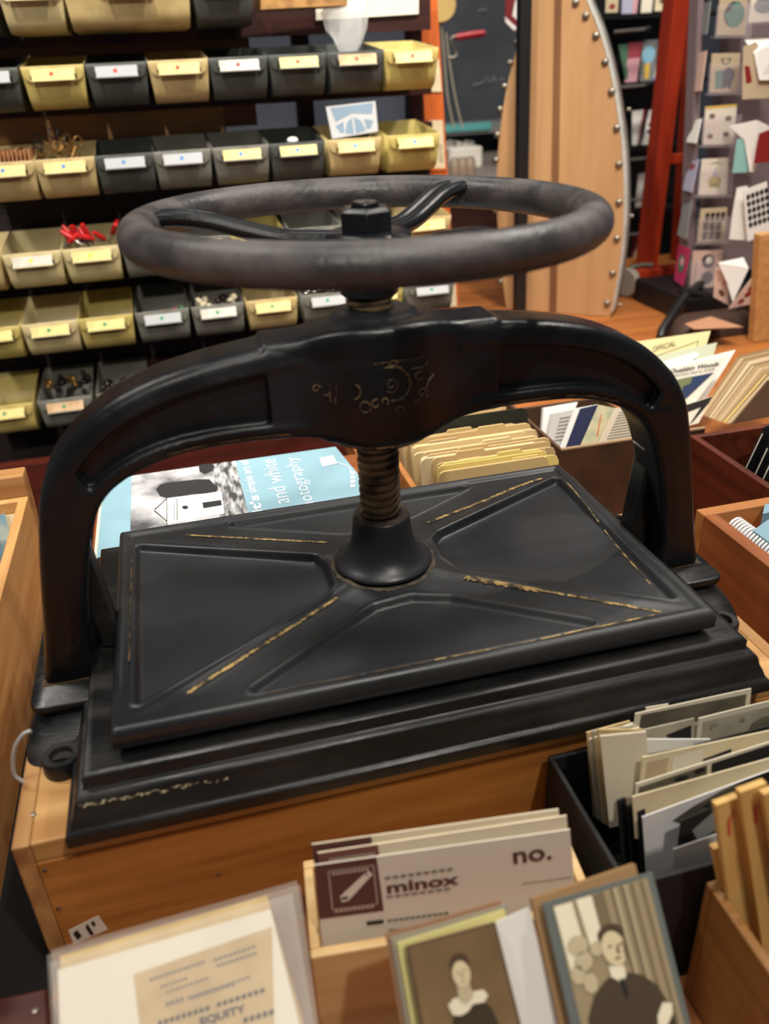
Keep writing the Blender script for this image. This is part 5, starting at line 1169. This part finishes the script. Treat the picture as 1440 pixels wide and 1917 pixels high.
# black box of snapshots, right foreground
pbx = thing('snapshot_box', 'black box packed with old snapshots in front of the right end of the press', 'box', (.17, -.2, TZ))
box_walls(pbx, .0705, -.2520, .300, -.1460, TZ, -.018, .0035, BLACKCARD)
def snap(lab, tl, tr, br, bl, y, m, th=.0008, arts=(), name='snapshot', lean=6):
    s = leaf(name, lab, 'photo', tl, tr, br, bl, y, m, th, 'snapshots in the black box', lean)
    for nm_, pts, mm in arts: s.art(nm_, pts, mm)
    return s
GP = mat('grey_photo', (104, 98, 84), .5, rgb2=(70, 66, 56), scale=30); GP2 = mat('pale_photo', (186, 178, 156), .5, rgb2=(160, 150, 128), scale=30); BORD = mat('photo_border', (222, 212, 188), .6); GP3 = mat('white_photo', (226, 224, 222), .55)
snap('dark landscape snapshot with a white border, hindmost in the black box', (1190, 1336), (1407, 1289), (1395, 1420), (1178, 1440), -.158, BORD, .0008, [('picture', [(.05, .04), (.96, .06), (.95, .34), (.04, .32)], GP), ('picture', [(.04, .32), (.95, .34), (.95, 1), (.04, 1)], GP2)])
snap('cream snapshot edge rising behind the dark landscape snapshot', (1210, 1325), (1252, 1318), (1250, 1400), (1205, 1400), -.1545, BORD)
for k in range(6): snap('old cream card at the left end of the black snapshot box', (1099 + 5 * k, 1372 - 1.5 * k + 14 * (k % 2)), (1180 + 6 * k, 1350 + 4 * k), (1196 + 5 * k, 1530), (1112 + 6 * k, 1530 + 4 * k), -.165 - .006 * k, (TAN, BORD, GP2, CREAM, TAN, BORD)[k], .0012, name='old_card')
snap('pale snapshot with two light round spots near the back of the black box', (1309, 1345), (1470, 1305), (1460, 1430), (1298, 1440), -.168, BORD, .0008, [('picture', [(.05, .08), (.98, .08), (.98, .9), (.04, .9)], GP2), ('light_spots', circle(.18, .22, .05, .06), PALE), ('light_spots', circle(.5, .2, .04, .05), PALE), ('light_spots', [(.55, .5), (.62, .3), (.75, .22), (.9, .22), (.9, .5)], PALE), ('dark_figures', circle(.72, .48, .06, .04), DKGREY)])
snap('grey and black snapshot behind the white one', (1180, 1372), (1300, 1345), (1300, 1450), (1178, 1450), -.172, GP2, .0008, [('picture', [(.55, .2), (.95, .1), (.95, .5), (.8, .5)], INK)])
snap('bright white snapshot with a dark strip at the left of the black box', (1172, 1384), (1330, 1384), (1320, 1500), (1164, 1492), -.186, WHITE, .0008, [('picture', [(.05, .30), (.95, .06), (.95, .5), (.05, .72)], DKGREY)])
snap('black snapshot strip across the middle of the black box', (1300, 1395), (1470, 1352), (1470, 1450), (1295, 1460), -.190, INK, .0008, [('picture', [(.3, .12), (1, .04), (1, .3), (.35, .3)], BROWNP)])
snap('cream postcard with two pale panels in the black snapshot box', (1203, 1418), (1470, 1362), (1460, 1490), (1194, 1500), -.198, CREAM, .0008, [('panel', [(.04, .14), (.18, .11), (.17, .55), (.03, .58)], KRAFT), ('panel', [(.21, .11), (.42, .06), (.42, .6), (.2, .6)], IVORY), ('dark_figures', [(.42, .26), (.62, .16), (.62, .22), (.42, .32)], INK)])
snap('snapshot with two dark group pictures and cream borders', (1191, 1468), (1470, 1380), (1460, 1520), (1186, 1540), -.210, BORD, .0008, [('picture', [(.02, .10), (.47, .05), (.47, .32), (.02, .40)], GP), ('picture', [(.50, .05), (.93, .03), (.93, .28), (.5, .34)], INK), ('dark_figures', circle(.3, .17, .05, .05), INK), ('dark_figures', circle(.42, .12, .04, .05), INK)])
snap('cream card strip in front of the group pictures', (1184, 1492), (1470, 1412), (1460, 1560), (1190, 1570), -.219, CREAM)
for k in range(3): snap('black mount standing on edge in the snapshot box, ' + ('left', 'middle', 'right')[k] + ' one', (1157 + 18 * k, 1500 + 10 * k), (1172 + 18 * k, 1494 + 10 * k), (1186 + 17 * k, 1650), (1168 + 17 * k, 1650), -.215 - .004 * k, BLACKCARD, .0015, name='black_mount')
snap('snapshot of dark branches against a pale sky, frontmost large one', (1203, 1530), (1470, 1432), (1460, 1600), (1214, 1680), -.229, GP3, .0008, [('branches', [(.20, .16), (.35, .08), (.55, .02), (.7, .0), (.72, .25), (.5, .4), (.42, .28), (.33, .34), (.27, .24)], GP), ('branches', [(.40, .12), (.7, .0), (.95, .0), (.9, .2), (.6, .3)], INK), ('dark_patch', [(.14, .85), (.26, .72), (.28, 1), (.14, 1)], DKGREY)])
snap('grey snapshot with a clipped corner beside the dark branches', (1275, 1537), (1350, 1505), (1350, 1590), (1266, 1610), -.236, INK, .0006, [('picture', [(.3, .35), (.9, .05), (1, .5), (.45, .62)], GREY)])
snap('blank grey envelope, frontmost in the black snapshot box', (1262, 1590), (1360, 1556), (1362, 1640), (1258, 1668), -.243, mat('grey_envelope', (178, 176, 174), .65), .0008)

# wooden box with printed wooden slats, lower right corner
wb = thing('block_box', 'wooden box of long printed wooden blocks in the lower right corner', 'box', (.19, -.33, TZ))
box_walls(wb, .1150, -.420, .300, -.2610, TZ, -.018, .006, wood('slat_box_wood', (150, 104, 52), (120, 78, 34), 'y'))
SLAT = wood('slat_wood', (222, 182, 112), (200, 156, 88), 'z', 6); REDM = mat('red_marking', (196, 92, 62), .7); 
for k, (tl, tr, br, bl, y) in enumerate((((1336, 1590), (1356, 1583), (1400, 1800), (1380, 1806), -.275), ((1341, 1508), (1384, 1492), (1432, 1800), (1382, 1812), -.283), ((1386, 1484), (1436, 1466), (1500, 1780), (1432, 1800), -.288), ((1430, 1488), (1480, 1470), (1530, 1760), (1480, 1780), -.293))):
    s = leaf('printing_block', 'long printed wooden block in the lower right box, ' + ('narrow leftmost one', 'broad one with a faint red mark', 'broad one with a bright red mark', 'partly cut off by the right edge')[k], 'wooden block', tl, tr, br, bl, y, SLAT, .004, 'wooden blocks in the lower right box', 8)
    if k in (1, 2, 3): s.polys('red_mark', [[(.35, .10), (.55, .07), (.5, .12), (.42, .19), (.30, .18)], [(.6, .06), (.75, .05), (.6, .12)]], REDM); s.polys('grain_lines', [[(.5 + .1 * q_, .3), (.53 + .1 * q_, .3), (.55 + .12 * q_, .9), (.53 + .12 * q_, .9)] for q_ in range(3)], mat('slat_line', (176, 130, 70), .6))
# =================================================================== CAMERA, LIGHT
cam = bpy.data.cameras.new('camera'); co = bpy.data.objects.new('camera', cam); COL.objects.link(co)
M = Matrix(((RX.x, -RY.x, -RZ.x, CAM.x), (RX.y, -RY.y, -RZ.y, CAM.y), (RX.z, -RY.z, -RZ.z, CAM.z), (0, 0, 0, 1)))
co.matrix_world = M
cam.sensor_fit = 'VERTICAL'; cam.sensor_height = 36.0; cam.sensor_width = 36.0 * 1440 / 1917
cam.lens = FPX / 1917 * 36.0; cam.clip_start = .02; cam.clip_end = 50
cam.dof.use_dof = True; cam.dof.focus_distance = .74; cam.dof.aperture_fstop = 5.4
SC.camera = co
def spot(name, loc, target, watts, size=70, blend=.5, radius=.04, col=(1.0, .93, .83)):
    l = bpy.data.lights.new(name, 'SPOT'); l.energy = watts; l.spot_size = math.radians(size); l.spot_blend = blend; l.shadow_soft_size = radius; l.color = col
    o = bpy.data.objects.new(name, l); COL.objects.link(o); o.location = loc
    o.rotation_euler = (V(target) - V(loc)).to_track_quat('-Z', 'Y').to_euler(); return o
def area(name, loc, target, watts, sx, sy, col=(1.0, .95, .88)):
    l = bpy.data.lights.new(name, 'AREA'); l.energy = watts; l.shape = 'RECTANGLE'; l.size = sx; l.size_y = sy; l.color = col
    o = bpy.data.objects.new(name, l); COL.objects.link(o); o.location = loc
    o.rotation_euler = (V(target) - V(loc)).to_track_quat('-Z', 'Y').to_euler(); return o
area('sheen_area', (-1.0, .45, 1.85), (-.1, .0, .15), 15, .34, .20)  # area lights here are added for sheen on the iron, not fixtures
area('sheen_area', (1.15, .60, 1.75), (.1, .0, .15), 11, .34, .20)  # added to bring up a highlight on the right top flange
area('sheen_area', (.0, -.42, 1.95), (0, .0, .15), 12, .6, .12)  # added overhead light for highlights on the panel beads
area('sheen_area', (.05, 1.7, 2.2), (0, .0, .1), 6, .5, .16)  # added rear light for sheen on upward iron faces
spot('track_spot', (.80, .75, 1.75), (0, .0, .1), 24, 60, radius=.03)
spot('track_spot', (-.60, .10, 1.85), (-.1, .0, .1), 8, 60, radius=.03)
spot('track_spot', (.35, -1.05, 1.8), (.05, -.2, -.05), 68, 60)
spot('track_spot', (-.45, .05, 1.55), (-.2, 1.05, .15), 58, 70, radius=.03)
spot('track_spot', (-.45, -1.9, 1.6), (-.1, 1.05, .25), 120, 28, .4, radius=.03)
spot('track_spot', (.45, .25, 1.65), (.15, 1.05, .2), 48, 70, radius=.03)
spot('track_spot', (.55, .15, 1.75), (1.0, 1.3, .1), 80, 75, radius=.03)
spot('track_spot', (1.1, .0, 1.7), (.45, .25, -.05), 28, 70, radius=.03)
spot('track_spot', (1.0, 1.4, 1.8), (1.0, 2.8, .3), 70, 90)
w = bpy.data.worlds.new('world'); SC.world = w; w.use_nodes = True
w.node_tree.nodes['Background'].inputs['Color'].default_value = (.95, .95, 1.0, 1); w.node_tree.nodes['Background'].inputs['Strength'].default_value = .11
SC.view_settings.view_transform = 'Standard'; SC.view_settings.look = 'None'; SC.view_settings.gamma = 1.0; SC.view_settings.use_curve_mapping = False; SC.view_settings.exposure = 0.0
for o in list(bpy.data.objects):
    if '_o' in o: del o['_o']
